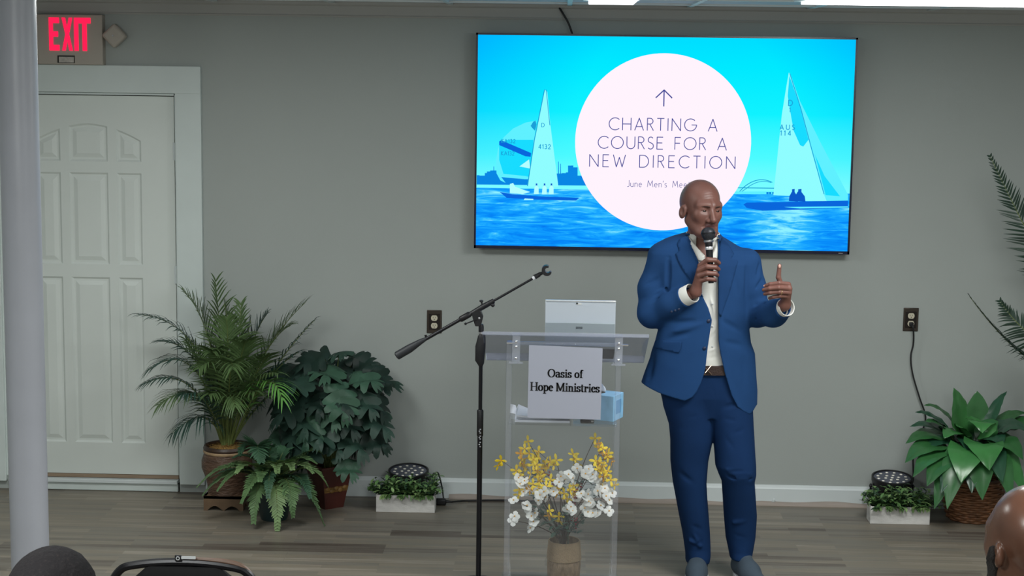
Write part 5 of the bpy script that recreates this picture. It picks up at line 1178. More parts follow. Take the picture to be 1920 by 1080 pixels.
# ================================================================== THE MAN WITH THE MICROPHONE
MY = -1.3
def pt(px, py, w=0.0): return at(px, py, MY-w)
KM = 1/(FPX/(CF@(pt(1315, 700)-CAM)))
def skin_mat(name, col, rough=.42, bump=.05):
    m = mat(name, col, rough, var=.10, vscale=18, bump=bump, bscale=220, spec=.5, sub=.08); return m
M['skin'] = skin_mat('brown_skin', '#704b42', .48); M['lips'] = mat('lip_skin', '#5a3a3a', .4); M['nail'] = mat('nail', '#d3a79a', .3)
M['brow'] = mat('brow_hair', '#43342f', .8); M['eyew'] = mat('eye_white', '#c9bdb4', .3); M['iris'] = mat('iris_dark', '#1c1210', .15)
def cloth(name, col, rough=.85, sheen=.0, fine=900):
    m = mat(name, col, rough, var=.07, vscale=5, bump=.25, bscale=fine, spec=.12, sheen=sheen); return m
M['suit'] = cloth('blue_suit', '#20426f'); M['trous'] = cloth('blue_suit_trousers', '#142f56'); M['shirt'] = cloth('white_shirt', '#dcdcd6', .8, .0)
M['lapel'] = cloth('blue_suit_lapel', '#1d3d68'); M['btn'] = mat('navy_button', '#1a2846', .35)
M['belt'] = mat('dark_brown_leather', '#33231f', .45, bump=.3, bscale=200); M['shoe'] = mat('slate_knit', '#3d4b58', .85, bump=.5, bscale=500); M['sole'] = mat('white_sole', '#c3c6c8', .6)

def waves(P, seed, f, ax=(1, 1, 1)):
    rs = np.random.RandomState(seed); d = 0
    Q = P*np.asarray(ax)
    for i in range(5):
        a = rs.normal(size=3); a /= np.linalg.norm(a); b = rs.normal(size=3); b /= np.linalg.norm(b)
        d = d+np.sin(Q@a*f*(.7+.25*i)+rs.uniform(0, 6)+1.6*np.sin(Q@b*f*.5+rs.uniform(0, 6)))
    return d/5
def groove(P, a, b, r, dep):
    a, b = np.asarray(a), np.asarray(b); ba = b-a; t = np.clip((P-a)@ba/(ba@ba), 0, 1)
    q = np.linalg.norm(P-a-t[:, None]*ba, axis=1); return dep*np.exp(-(q/r)**2)*np.sin(PI*np.clip(t, .05, .95))
class Stack:
    """upright form given by its left/right outline and depth at several heights"""
    def __init__(s, rows, n=2.3):
        rows = sorted(rows, key=lambda r: -r[0]); A = []
        for py, x0, x1, f, b in rows:
            wc = (f+b)/2; p, q = pt(x0, py, wc), pt(x1, py, wc); A.append(((p[2]+q[2])/2, (p[0]+q[0])/2, (q[0]-p[0])/2, MY-wc, (f-b)/2))
        A.sort(); s.A = np.array(A); s.n = n
    def at(s, z): return [np.interp(z, s.A[:, 0], s.A[:, i]) for i in (1, 2, 3, 4)]
    def __call__(s, P, grow=0, zlo=None, zhi=None):
        xc, a, yc, b = s.at(P[:, 2]); a = np.maximum(a+grow, .004); b = np.maximum(b+grow, .004); n = s.n
        r = (np.abs((P[:, 0]-xc)/a)**n+np.abs((P[:, 1]-yc)/b)**n)**(1/n)
        d = (r-1)*np.minimum(a, b); zl = s.A[0, 0] if zlo is None else zlo; zh = s.A[-1, 0] if zhi is None else zhi
        return np.maximum(d, np.maximum(zl-P[:, 2], P[:, 2]-zh))
    def ring(s, z, grow=0, n=64):
        xc, a, yc, b = (float(v) for v in s.at(z)); out = []
        for i in range(n):
            t = 2*PI*i/n; c, q = math.cos(t), math.sin(t); e = 2/s.n
            out.append((xc+(a+grow)*math.copysign(abs(c)**e, c), yc+(b+grow)*math.copysign(abs(q)**e, q), z))
        return np.array(out)

def head_sdf(p, es=1.0):
    """p in head space: origin between the eyes' level and skull middle, face towards -y"""
    X = p.copy(); X[:, 0] = np.abs(X[:, 0])           # symmetric
    d = s_ell(p, (0, .018, .032), (.0825, .098, .0865))
    d = smin(d, s_ell(p, (0, .055, .005), (.066, .065, .075)), .03)
    d = smin(d, s_ell(p, (0, -.028, -.030), (.066, .070, .085)), .03)
    d = smin(d, s_ell(p, (0, -.036, -.080), (.053, .056, .048)), .025)
    d = smin(d, s_cap(p, (-.022, -.078, -.108), (.022, -.078, -.108), .017), .025)
    d = smin(d, s_cap(X, (.052, .005, -.062), (.032, -.06, -.104), .020, .017), .03)
    d = smin(d, s_ell(X, (.042, -.062, -.026), (.024, .022, .024)), .025)     # cheek bone
    d = smin(d, s_cap(X, (.012, -.086, .020), (.05, -.068, .018), .011), .024)  # brow
    d = smax(d, -s_ell(X, (.033, -.104, -.001), (.021, .019, .011)), .014)     # eye socket
    d = smin(d, s_ell(X, (.0325, -.0752, .000), (.0165, .0140, .0125)), .007)  # lids over the eyeball
    d = smax(d, -s_cap(X, (.020, -.0900, -.0058), (.045, -.084, -.0055), .0022), .0015)   # lid line
    d = smin(d, s_cap(p, (0, -.088, .010), (0, -.114, -.041), .0085, .0145), .012)
    d = smin(d, s_ell(X, (.0155, -.098, -.047), (.0110, .013, .0100)), .006)
    d = smax(d, -s_ell(X, (.007, -.107, -.0565), (.004, .006, .003)), .003)
    d = smin(d, s_cap(X, (0, -.0965, -.0665), (.024, -.085, -.0705), .0072, .003), .006)
    d = smin(d, s_cap(X, (0, -.0955, -.0810), (.020, -.085, -.080), .0082, .003), .005)
    d = smax(d, -s_cap(X, (0, -.1045, -.0738), (.024, -.0905, -.0750), .0022), .003)
    d = smax(d, -s_cap(X, (.018, -.097, -.056), (.031, -.086, -.076), .002), .008)     # nose-mouth fold
    for zf in (.046, .056, .066): d = d+.0009*np.exp(-((p[:, 2]-zf-.004*np.cos(p[:, 0]*60))/.0022)**2)*(p[:, 1] < -.04)*np.exp(-(p[:, 0]/.035)**2)   # brow lines
    # ear
    e = s_ell(X, (.0855, .012, -.024), (.010, .020*es, .032*es), rot('Z', math.radians(-22))@rot('X', math.radians(8)))
    e = smax(e, -s_ell(X, (.096, .006, -.020), (.008, .012, .019), rot('Z', math.radians(-22))), .004)
    d = smin(d, e, .006)
    return d

def merge(parts):
    V, F, n = [], [], 0
    for v, f in parts: V.append(np.asarray(v)); F += [[i+n for i in q] for q in f]; n += len(v)
    return np.concatenate(V), F
def organic(name, vf, mats, parent, mi=None, smooth_it=2, fac=.5, loc=None):
    V, F = vf; mb = MB(); mb.add(V, F)
    if mi is not None: mb.mi = list(mi)
    o = mb.build(name, mats, parent, angle=0, recalc=False, loc=loc)
    if smooth_it:
        q = o.modifiers.new('smooth', 'SMOOTH'); q.iterations = smooth_it; q.factor = fac
    return o

foot = pt(1340, 1081, 0)
man = thing('person', 'bald man in a blue suit and open white shirt speaking into a microphone', 'person', (pt(1320, 900)[0], MY, 0))

# ---------- head and neck
HC = pt(1315.5, 388, .015); HR = rot('Z', math.radians(24))@rot('X', math.radians(4))@rot('Y', math.radians(2)); HS = 1.0
nk0, nk1 = pt(1318, 424, -.030), pt(1318, 470, -.045)
def f_head(P):
    d = head_sdf(((P-HC)@HR)/HS)*HS
    d = smin(d, s_cap(P, nk0, nk1, .0665, .071), .025)
    d = smin(d, s_ell(P, pt(1318, 505, -.015), (.115, .085, .095)), .03)
    return d
hv = sdf_mesh(f_head, HC+[-.13, -.16, -.30], HC+[.13, .17, .145], .0026)
hc_ = np.array([np.mean(hv[0][f], axis=0) for f in hv[1]]); hl = (hc_-HC)@HR/HS
lipm = (np.abs(hl[:, 0]) < .024) & (hl[:, 2] < -.0620) & (hl[:, 2] > -.0885) & (hl[:, 1] < -.084)

# ---------- hands
def hand(wrist, wr, mcps, fingers, thumb, fr=.0098, lo=None, hi=None, h=.0017):
    wrist = pt(*wrist); mc = [pt(*m) for m in mcps]; fg = [[pt(*q) for q in f] for f in fingers]; th = [pt(*q) for q in thumb[0]]; tr = thumb[1]
    def fn(P):
        d = None
        for m in mc:
            e = s_cap(P, wrist, m, wr*.68, .0105); d = e if d is None else smin(d, e, .012)
        for i in range(3): d = smin(d, s_cap(P, mc[i], mc[i+1], .0105), .006)
        d = smin(d, s_cap(P, wrist, wrist+wr_dir, wr*.80, wr*.9), .02)
        for f, s_ in zip(fg, (1, 1.02, .98, .86)):
            e = s_chain(P, f, [fr*1.12*s_, fr*1.03*s_, fr*.94*s_, fr*.82*s_], .003); d = smin(d, e, .003)
        e = s_chain(P, th, tr, .004); return smin(d, e, .005)
    wr_dir = HAND_BACK
    pts = np.array([wrist, wrist+wr_dir]+mc+[q for f in fg for q in f]+th)
    return sdf_mesh(fn, pts.min(0)-.03, pts.max(0)+.03, h)
eL0, eL1 = pt(1222, 588, .03), pt(1297, 551, .158); eR0, eR1 = pt(1420, 588, .02), pt(1471, 575, .215)
HAND_BACK = (eL0-eL1)/np.linalg.norm(eL0-eL1)*.05
handA = hand((1304, 547, .16), .027, [(1313, 499, .185), (1311, 508, .19), (1311, 518, .19), (1313, 527, .185)],
             [[(1313, 498, .187), (1327, 487, .208), (1341, 488, .203), (1348, 493, .187)], [(1311, 507, .192), (1326, 500, .214), (1341, 501, .207), (1347, 505, .188)],
              [(1311, 517, .192), (1326, 512, .212), (1341, 513, .205), (1345, 516, .186)], [(1313, 527, .187), (1326, 523, .207), (1338, 524, .200), (1341, 526, .184)]],
             ([(1307, 535, .155), (1316, 514, .146), (1334, 503, .150), (1347, 493, .163)], [.014, .0115, .0105, .009]), .0113)
HAND_BACK = (eR0-eR1)/np.linalg.norm(eR0-eR1)*.05
handB = hand((1471, 572, .225), .026, [(1478, 534, .265), (1480, 541.5, .27), (1479, 549, .268), (1476, 556, .26)],
             [[(1478, 533, .267), (1461, 531, .287), (1445, 533, .279), (1435, 536, .263)], [(1480, 541, .272), (1460, 539.5, .297), (1443, 541, .288), (1432, 543.5, .27)],
              [(1479, 548.5, .270), (1461, 547.5, .292), (1444, 549, .284), (1434, 551, .267)], [(1476, 555.5, .262), (1462, 555, .282), (1450, 557, .277), (1443, 559, .263)]],
             ([(1471, 562, .238), (1467, 541, .246), (1459.5, 520, .252), (1461.5, 498, .256)], [.016, .0125, .0105, .0085]))
# ---------- body under the clothes
def f_body(P):
    d = s_ell(P, pt(1317, 560, -.0), (.13, .085, .22)); d = smin(d, s_ell(P, pt(1322, 720, -.005), (.125, .085, .12)), .05)
    for ch, rs_ in (([pt(1248, 492), eL0, eL1], [.045, .036, .022]), ([pt(1396, 498), eR0, eR1], [.045, .036, .022]), ([pt(1292, 740), pt(1296, 890, .0), pt(1308, 1060, -.02)], [.075, .052, .034]), ([pt(1370, 740), pt(1384, 885, .05), pt(1389, 1060, -.02)], [.075, .05, .034])):
        d = smin(d, s_chain(P, ch, rs_, .02), .02)
    return d
bv = sdf_mesh(f_body, (pt(1190, 1081)[0], MY-.30, .03), (pt(1500, 1081)[0], MY+.14, pt(1300, 470)[2]), .012)
V_, F_ = merge([hv, handA, handB, bv]); mi_ = np.zeros(len(F_), int); mi_[:len(hv[1])][lipm] = 1
body = organic('body', (V_, F_), [M['skin'], M['lips']], man, mi_, 1, .4)
# eyes, brows, nails, ring
for sx in (-1, 1):
    c_ = HC+HR@np.array([sx*.0325, -.0757, -.0010]); eo = MB().ell(c_, .0122, HR, 16, 12).build('eye', M['eyew'], man)
    MB().ell(HC+HR@np.array([sx*.0325+.001, -.0862, -.0055]), (.0085, .0035, .0045), HR, 12, 8).build('iris', M['iris'], eo)
    bp_ = [HC+HR@np.array([sx*x, y, z]) for x, y, z in ((.013, -.0985, .0135), (.026, -.0985, .0165), (.038, -.0925, .0160), (.050, -.081, .0115))]
    MB().tube(spline(bp_, 12), [.0016+.0026*math.sin(PI*min(1, (i+1)/10)) for i in range(12)], 6, flat=.5).build('eyebrow', M['brow'], man)
nl = MB()
for c_ in (pt(1349.5, 493.5, .17), ): nl.ell(c_, (.005, .003, .0055))
nl.ell(pt(1461.8, 499, .2655), (.0052, .0025, .0085))
for q in ((1433, 536, .2645), (1430.5, 543.5, .271), (1432.5, 551, .268)): nl.ell(pt(*q), (.004, .005, .0045))
nl.build('fingernails', M['nail'], man)
fd = pt(1461, 547.5, .292)-pt(1479, 548.5, .270); rc_ = pt(1464, 547.7, .2885)
A_ = np.linspace(0, 2*PI, 25); x_, y_ = perp(fd)
MB().tube([rc_+.0094*(x_*math.cos(a)+y_*math.sin(a)) for a in A_], .0017, 8, closed=True, cap=False).build('wedding_ring', mat('gold', '#e8c98a', .2, .9), man, angle=0)

# ---------- trousers
hips = Stack([(672, 1246, 1404, .112, -.115), (705, 1240, 1408, .112, -.125), (740, 1239, 1410, .108, -.12), (778, 1262, 1400, .085, -.10)], 2.4)
legL = Stack([(680, 1246, 1342, .108, -.115), (730, 1240, 1338, .105, -.115), (760, 1243, 1338, .105, -.115), (795, 1253, 1339, .10, -.11), (825, 1256, 1336, .098, -.10), (864, 1257, 1328, .09, -.09), (905, 1262, 1325, .085, -.085), (925, 1266, 1326, .08, -.088), (966, 1273, 1329, .075, -.09), (998, 1279, 1331, .072, -.088), (1025, 1283, 1332, .074, -.085), (1040, 1285, 1332, .085, -.085), (1052, 1285, 1330, .09, -.085)], 2.2)
legR = Stack([(680, 1316, 1404, .108, -.115), (730, 1322, 1411, .105, -.115), (760, 1326, 1411, .108, -.11), (795, 1333, 1412, .118, -.10), (820, 1337, 1414, .125, -.085), (844, 1339, 1416, .135, -.07), (872, 1341, 1418, .145, -.05), (888, 1347, 1418, .145, -.045), (902, 1353, 1415, .132, -.05), (930, 1355, 1417, .11, -.065), (966, 1357, 1419, .085, -.08), (1006, 1360, 1416, .07, -.09), (1030, 1365, 1412, .07, -.085), (1046, 1368, 1409, .08, -.08)], 2.2)
G_ = lambda *q: [pt(*v) for v in q]
tgr = [(*G_((1340, 770, .12), (1400, 752, .10)), .012, .006), (*G_((1341, 782, .12), (1382, 790, .12)), .010, .006), (*G_((1342, 800, .12), (1375, 840, .13)), .010, .005), (*G_((1290, 783, .11), (1312, 780, .11)), .008, .004),
       (*G_((1352, 880, .14), (1412, 890, .13)), .010, -.006), (*G_((1352, 893, .14), (1414, 898, .12)), .009, .008), (*G_((1345, 868, .15), (1380, 862, .15)), .009, .004),
       (*G_((1284, 1010, .07), (1318, 1026, .08)), .010, -.008), (*G_((1284, 1030, .08), (1330, 1012, .08)), .010, .007), (*G_((1284, 1040, .09), (1330, 1036, .09)), .008, .006), (*G_((1364, 1022, .08), (1412, 1030, .08)), .010, .006),
       (*G_((1298, 985, .08), (1326, 1000, .08)), .01, .005), (*G_((1262, 880, .08), (1300, 905, .09)), .014, .005), (*G_((1370, 815, .13), (1412, 800, .11)), .010, .004), (*G_((1330, 740, .115), (1334, 815, .115)), .006, .004), (*G_((1333, 720, .115), (1352, 775, .115)), .008, .003), (*G_((1340, 808, .125), (1366, 868, .14)), .008, .005), (*G_((1338, 795, .12), (1372, 806, .125)), .007, .005), (*G_((1300, 1000, .075), (1316, 1030, .08)), .009, -.005), (*G_((1290, 1044, .085), (1326, 1028, .085)), .006, .006), (*G_((1362, 1000, .075), (1404, 1012, .08)), .010, .004), (*G_((1360, 985, .08), (1400, 975, .08)), .012, -.004), (*G_((1350, 885, .145), (1396, 884, .145)), .008, .005)]
zc1 = pt(1309, 1052)[2]; zc2 = pt(1388, 1046)[2]
def f_tr(P):
    d = smin(legL(P), legR(P), .010); d = smin(d, hips(P, -.004), .012)
    for a, b, r, dep in tgr: d = d+groove(P, a, b, r*.8, dep*2.1)
    return d+.0030*waves(P, 3, 26, (1, 1, .6))
lo = np.array([pt(1225, 900)[0], MY-.20, .05]); hi = np.array([pt(1432, 900)[0], MY+.18, pt(1320, 668)[2]])
tro = organic('trousers', sdf_mesh(f_tr, lo, hi, .0048), M['trous'], man, None, 1)
# fly seam and side pocket line
# ---------- belt with its crossed buckle
z0, z1 = pt(1340, 703.5, .11)[2], pt(1340, 686, .11)[2]
MB().grid([hips.ring(z0, .000), hips.ring(z0, .007), hips.ring(z1, .007), hips.ring(z1, .000)], wrap=True).build('belt', M['belt'], man)
yb = MY-.126; bkm = mat('buckle_metal', '#b9a08c', .25, .9); bk = MB()
for p_, q_ in (((1319, 686), (1334, 702)), ((1334, 685), (1319, 703))): bk.tube([at(*p_, yb), at(*q_, yb)], .0045, 8, flat=.5)
bk.build('buckle', bkm, man)

# ---------- shirt
tor_rows = [(433, 1292, 1344, .03, -.10), (437, 1284, 1350, .035, -.105), (443, 1262, 1355, .045, -.11), (449, 1247, 1366, .06, -.115), (459, 1228, 1383, .08, -.12), (466, 1220, 1398, .092, -.124), (474, 1217, 1408, .102, -.127), (492, 1220, 1412, .118, -.13), (530, 1226, 1410, .132, -.13), (570, 1232, 1404, .136, -.12), (611, 1236, 1403, .136, -.112), (640, 1229, 1407, .135, -.115), (660, 1222, 1415, .134, -.125), (673, 1219, 1416, .134, -.13), (700, 1209, 1418, .134, -.14), (730, 1199, 1420, .135, -.148), (760, 1195, 1419, .136, -.15), (790, 1194, 1416, .137, -.15)]
torso = Stack(tor_rows, 2.25)
zn = pt(1320, 486, .1)[2]
def xat(py_list, x_list, w=.1):
    z = np.array([pt(x, y, w)[2] for x, y in zip(x_list, py_list)]); x = np.array([pt(x, y, w)[0] for x, y in zip(x_list, py_list)]); o = np.argsort(z); return z[o], x[o]
zL, xLv = xat([430, 446, 474, 494, 553, 577, 600, 625, 652, 689, 705, 721, 735, 745, 754, 790], [1284, 1289, 1303, 1311, 1316, 1328, 1335, 1331, 1327, 1323, 1319, 1313, 1306, 1298, 1280, 1240], .13)
zR, xRv = xat([430, 446, 500, 584, 640, 664, 701, 742, 765, 774, 782, 800], [1351, 1350, 1347, 1347, 1347.5, 1351, 1359.6, 1372, 1384, 1394, 1408, 1430], .13)
zV, xV0 = xat([430, 445, 470, 490, 500], [1288, 1294, 1311, 1327, 1329], .1); _, xV1 = xat([430, 445, 470, 490, 500], [1349, 1347, 1341, 1331, 1329], .1)
def f_sh(P):
    d = torso(P, -.025, pt(1330, 694)[2], pt(1320, 446)[2])
    d = np.maximum(d, -np.maximum(np.maximum(np.interp(P[:, 2], zV, xV0)-P[:, 0], P[:, 0]-np.interp(P[:, 2], zV, xV1)), np.maximum(P[:, 1]-(MY+.03), zn-P[:, 2])))
    d = np.maximum(d, -(s_cap(P, nk0+[0, 0, .2], nk1, .062, .062)))
    d = d+.0028*waves(P, 8, 55, (1, 1, .35))*np.clip((pt(1320, 490)[2]-P[:, 2])*20, 0, 1)
    for a, b, r, dep in sgr: d = d+groove(P, a, b, r, dep)
    return d
sgr = [(*G_((1330, 548, .115), (1342, 600, .115)), .006, -.006), (*G_((1322, 560, .115), (1338, 585, .115)), .005, .005), (*G_((1327, 640, .11), (1345, 620, .11)), .006, .005), (*G_((1327, 660, .11), (1346, 652, .11)), .006, -.005), (*G_((1328, 672, .11), (1348, 668, .11)), .005, .005), (*G_((1339, 500, .11), (1338, 690, .112)), .004, -.003)]
lo = np.array([pt(1235, 700)[0], MY-.18, pt(1330, 716)[2]]); hi = np.array([pt(1400, 700)[0], MY+.15, pt(1320, 430)[2]])
shv = sdf_mesh(f_sh, lo, hi, .0042)
shirt = organic('shirt', shv, M['shirt'], man, None, 1)

# ---------- jacket
zH = lambda P: np.interp(P[:, 0], hemx, hemz)
hm = [(1190, 720), (1199, 724), (1237, 739), (1282, 751), (1310, 756), (1370, 772), (1390, 778), (1404, 782), (1412, 779), (1422, 768)]
hemx = np.array([pt(x, y, .12)[0] for x, y in hm]); hemz = np.array([pt(x, y, .12)[2] for x, y in hm])
AL = [pt(1241, 486, -.005), pt(1224, 540, .005), eL0, pt(1258, 571, .10), pt(1285, 556, .143)]; ARL = [.062, .062, .059, .0515, .0475]
AR = [pt(1401, 492, -.005), pt(1410, 540, .0), eR0, pt(1450, 588, .12), pt(1470, 577, .200)]; ARR = [.062, .058, .056, .056, .046]
nL = (AL[4]-AL[2])/np.linalg.norm(AL[4]-AL[2]); nR = (AR[4]-AR[2])/np.linalg.norm(AR[4]-AR[2])
jgr = [(*G_((1203, 560, .05), (1240, 548, .07)), .010, .007), (*G_((1208, 575, .07), (1250, 556, .09)), .009, -.006), (*G_((1212, 590, .07), (1262, 566, .12)), .009, .007), (*G_((1206, 540, .05), (1236, 520, .07)), .010, .005), (*G_((1238, 600, .06), (1228, 570, .08)), .010, .005), (*G_((1252, 556, .10), (1254, 484, .085)), .009, .014), (*G_((1256, 560, .11), (1246, 530, .06)), .007, .010), (*G_((1200, 590, .05), (1248, 578, .09)), .006, .007), (*G_((1206, 600, .06), (1256, 586, .10)), .006, -.005), (*G_((1222, 566, .09), (1256, 552, .11)), .005, .008), (*G_((1218, 556, .07), (1246, 540, .08)), .005, -.006), (*G_((1262, 592, .10), (1284, 560, .15)), .006, .004), (*G_((1256, 545, .10), (1250, 500, .09)), .008, -.004),
       (*G_((1412, 575, .07), (1438, 560, .10)), .009, .008), (*G_((1410, 588, .08), (1446, 578, .15)), .008, -.006), (*G_((1412, 600, .07), (1440, 590, .14)), .008, .006), (*G_((1414, 545, .06), (1432, 520, .04)), .009, .006), (*G_((1400, 575, .085), (1401, 495, .075)), .008, .012), (*G_((1416, 566, .08), (1444, 572, .15)), .005, .008), (*G_((1412, 582, .08), (1440, 570, .14)), .005, -.006), (*G_((1420, 605, .08), (1456, 600, .16)), .006, .006), (*G_((1418, 520, .05), (1424, 490, .03)), .008, .004),
       (*G_((1240, 610, .10), (1310, 600, .135)), .012, .005), (*G_((1250, 625, .11), (1322, 606, .137)), .010, -.005), (*G_((1240, 640, .09), (1300, 622, .135)), .012, .005), (*G_((1352, 600, .137), (1398, 625, .10)), .012, .005), (*G_((1356, 640, .137), (1400, 650, .10)), .012, .004), (*G_((1355, 560, .137), (1352, 690, .137)), .016, -.004),
       (*G_((1395, 660, .10), (1400, 740, .11)), .014, .006), (*G_((1225, 660, .05), (1216, 716, .06)), .016, .006), (*G_((1380, 700, .13), (1392, 765, .12)), .014, .005), (*G_((1300, 520, .13), (1290, 600, .137)), .02, .004), (*G_((1375, 500, .11), (1385, 560, .11)), .012, .004)]
def f_arm(P, A, R_, n):
    d = s_chain(P, A, R_, .03); e = (P-A[-1])@n
    far = np.linalg.norm(P-A[-1], axis=1) < .14
    return np.where(far, np.maximum(d, e), d)
def f_ja(P):
    fo = 0
    for a, b, r, dep in jgr: fo = fo+groove(P, a, b, r, dep*1.7)
    fa = np.clip(fo, -.012, .020)+.0028*waves(P, 15, 40, (1, 1, .8))
    fo = np.clip(fo, -.010, .0135)+.0030*waves(P, 5, 24, (1, 1, .7))
    to = torso(P)+fo
    d = np.maximum(to, -(torso(P, -.0215, -9, 9)))          # cloth shell
    d = np.maximum(d, zH(P)-P[:, 2])
    opn = np.maximum(np.maximum(np.interp(P[:, 2], zL, xLv)-P[:, 0], P[:, 0]-np.interp(P[:, 2], zR, xRv)), P[:, 1]-(MY-.01))
    d = np.maximum(d, -opn)
    d = np.maximum(d, -s_cap(P, nk0+[0, .0, .1], nk1, .0755, .077))
    for A, R_, n in ((AL, ARL, nL), (AR, ARR, nR)):
        a = f_arm(P, A, R_, n); inner = s_chain(P, A, [r-.015 for r in R_], .03)
        cut = np.maximum(inner, -((P-A[-1])@n+.05))         # hollow end of the sleeve
        a = np.maximum(a+fa, -cut); d = smin(d, a, .018)
    return d
lo = np.array([pt(1185, 700)[0], MY-.31, pt(1400, 792)[2]]); hi = np.array([pt(1500, 700)[0], MY+.19, pt(1320, 424)[2]])
jv = sdf_mesh(f_ja, lo, hi, .0037)
jacket = organic('jacket', jv, M['suit'], man, None, 1)
def bvh_of(vf): return BVHTree.FromPolygons([Vector(v) for v in vf[0]], [list(map(int, f)) for f in vf[1]])
JB, SB = bvh_of(jv), bvh_of(shv); HB = bvh_of(hv); NB = bvh_of(merge([hv, shv]))
def collar(r0, r1, a0, a1, zt, zb, m, nm, th=.004):
    """band standing round the neck from bearing a0 to a1 (degrees, 0 = towards the room)"""
    G = []
    for a in np.linspace(a0, a1, 41):
        t = math.radians(a); dv = np.array([math.sin(t), -math.cos(t), 0]); row = []; zt_, zb_ = zt(a), zb(a)
        for u in (0, .33, .66, 1):
            z = zb_+(zt_-zb_)*u; f = (z-nk1[2])/(nk0[2]-nk1[2]); c = nk1+(nk0-nk1)*f; r = r1+(r0-r1)*u; q = c+dv*r; q[2] = z; row.append(q)
        G.append(row)
    return MB().grid(G).build(nm, m, man, solid=th, angle=0)
zP = lambda py: pt(1318, py, -.04)[2]
collar(.0725, .080, 28, 332, lambda a: zP(436)-.004*math.cos(math.radians(a)), lambda a: zP(462), M['shirt'], 'shirt_collar_stand')
collar(.0795, .098, 62, 298, lambda a: zP(441)-.010*math.cos(math.radians(a)), lambda a: zP(462), M['lapel'], 'jacket_collar', .006)
def decal(name, poly, tree, m, parent, lift=.003, thick=.003, step=4.0, close=True, maxd=None):
    """cloth piece cut to the outline seen in the photo, laid on the surface below it"""
    P = []; n = len(poly)
    for i in range(n):
        a, b = np.array(poly[i], float), np.array(poly[(i+1) % n], float); k = max(1, int(np.linalg.norm(b-a)/step))
        for j in range(k): P.append(a+(b-a)*j/k)
    nb = len(P); A = np.array(P); x0, y0 = A.min(0); x1, y1 = A.max(0)
    for gx in np.arange(x0+step/2, x1, step):
        for gy in np.arange(y0+step/2, y1, step):
            ins = False
            for i in range(nb):
                a, b = A[i], A[(i+1) % nb]
                if (a[1] > gy) != (b[1] > gy) and gx < (b[0]-a[0])*(gy-a[1])/(b[1]-a[1])+a[0]: ins = not ins
            if ins and np.min(np.linalg.norm(A-[gx, gy], axis=1)) > step*.45: P.append(np.array([gx, gy]))
    vs, es, fs, *_r = delaunay_2d_cdt([Vector((p[0], p[1])) for p in P], [(i, (i+1) % nb) for i in range(nb)], [list(range(nb))], 1, 1e-4)
    out = []; last = None
    for v in vs:
        d = CF+CR*(v[0]-960)/FPX-CU*(v[1]-540)/FPX; d /= np.linalg.norm(d)
        h = tree.ray_cast(Vector(CAM), Vector(d)); 
        if h[0] is None: g = tree.find_nearest(Vector(pt(v[0], v[1], .1)))[0]; q = np.array(g)
        else: q = np.array(h[0])
        out.append(q-d*lift)
    out = np.array(out)
    med = np.median(out[:, 1]); out[:, 1] = np.clip(out[:, 1], med-.09, med+.06)
    mb = MB().add(out, [list(f) for f in fs]); o = mb.build(name, m, parent, angle=0)
    q = o.modifiers.new('solid', 'SOLIDIFY'); q.thickness = thick; q.offset = 0
    return o
decal('lapel', [(1288, 441), (1276, 445), (1270, 458), (1274, 470), (1267, 476), (1272, 490), (1281, 506), (1296, 527), (1317, 556), (1315, 530), (1311, 494), (1303, 474)], JB, M['lapel'], man, .004, .004)
decal('lapel', [(1351, 441), (1362, 450), (1376, 476), (1371, 486), (1384, 489), (1378, 512), (1368, 548), (1352, 594), (1347.5, 586), (1347, 500)], JB, M['lapel'], man, .004, .004)
decal('pocket_flap', [(1229, 637), (1278, 641), (1277, 652), (1273, 662), (1225, 652)], JB, M['lapel'], man, .003, .003)
decal('shirt_collar', [(1289, 447), (1294, 450), (1306, 463), (1322, 480), (1317, 489), (1309, 488), (1300, 470), (1292, 455)], NB, M['shirt'], man, .009, .003, 3)
decal('shirt_collar', [(1346, 449), (1351, 447), (1351, 464), (1345, 484), (1337, 488), (1334, 482), (1340, 468)], NB, M['shirt'], man, .009, .003, 3)
def stud(px, py, tree, r, m, nm):
    d = CF+CR*(px-960)/FPX-CU*(py-540)/FPX; d /= np.linalg.norm(d); h = tree.ray_cast(Vector(CAM), Vector(d)); c_ = np.array(h[0]) if h[0] else pt(px, py, .14)
    MB().ell(c_-d*.002, (r, r*.45, r), nu=14, nv=8).build(nm, m, man)
stud(1328.5, 602, JB, .0085, M['btn'], 'jacket_button'); stud(1321, 653, JB, .0085, M['btn'], 'jacket_button')
for px, py in ((1259, 584.5), (1266, 582.5), (1273, 580)): stud(px, py, JB, .0055, M['btn'], 'cuff_button')
for py in (570, 612, 650): stud(1336, py, SB, .0045, M['sole'], 'shirt_button')
# shirt cuffs
for A, n, r, ln in ((AL, nL, .0435, .044), (AR, nR, .040, .024)):
    c_ = A[-1]; MB().lathe([(r-.004, -.03), (r, -.03), (r, ln-.003), (r-.0015, ln), (r-.004, ln-.002)], c_, 32, axis=n, closed=True).build('shirt_cuff', M['shirt'], man)
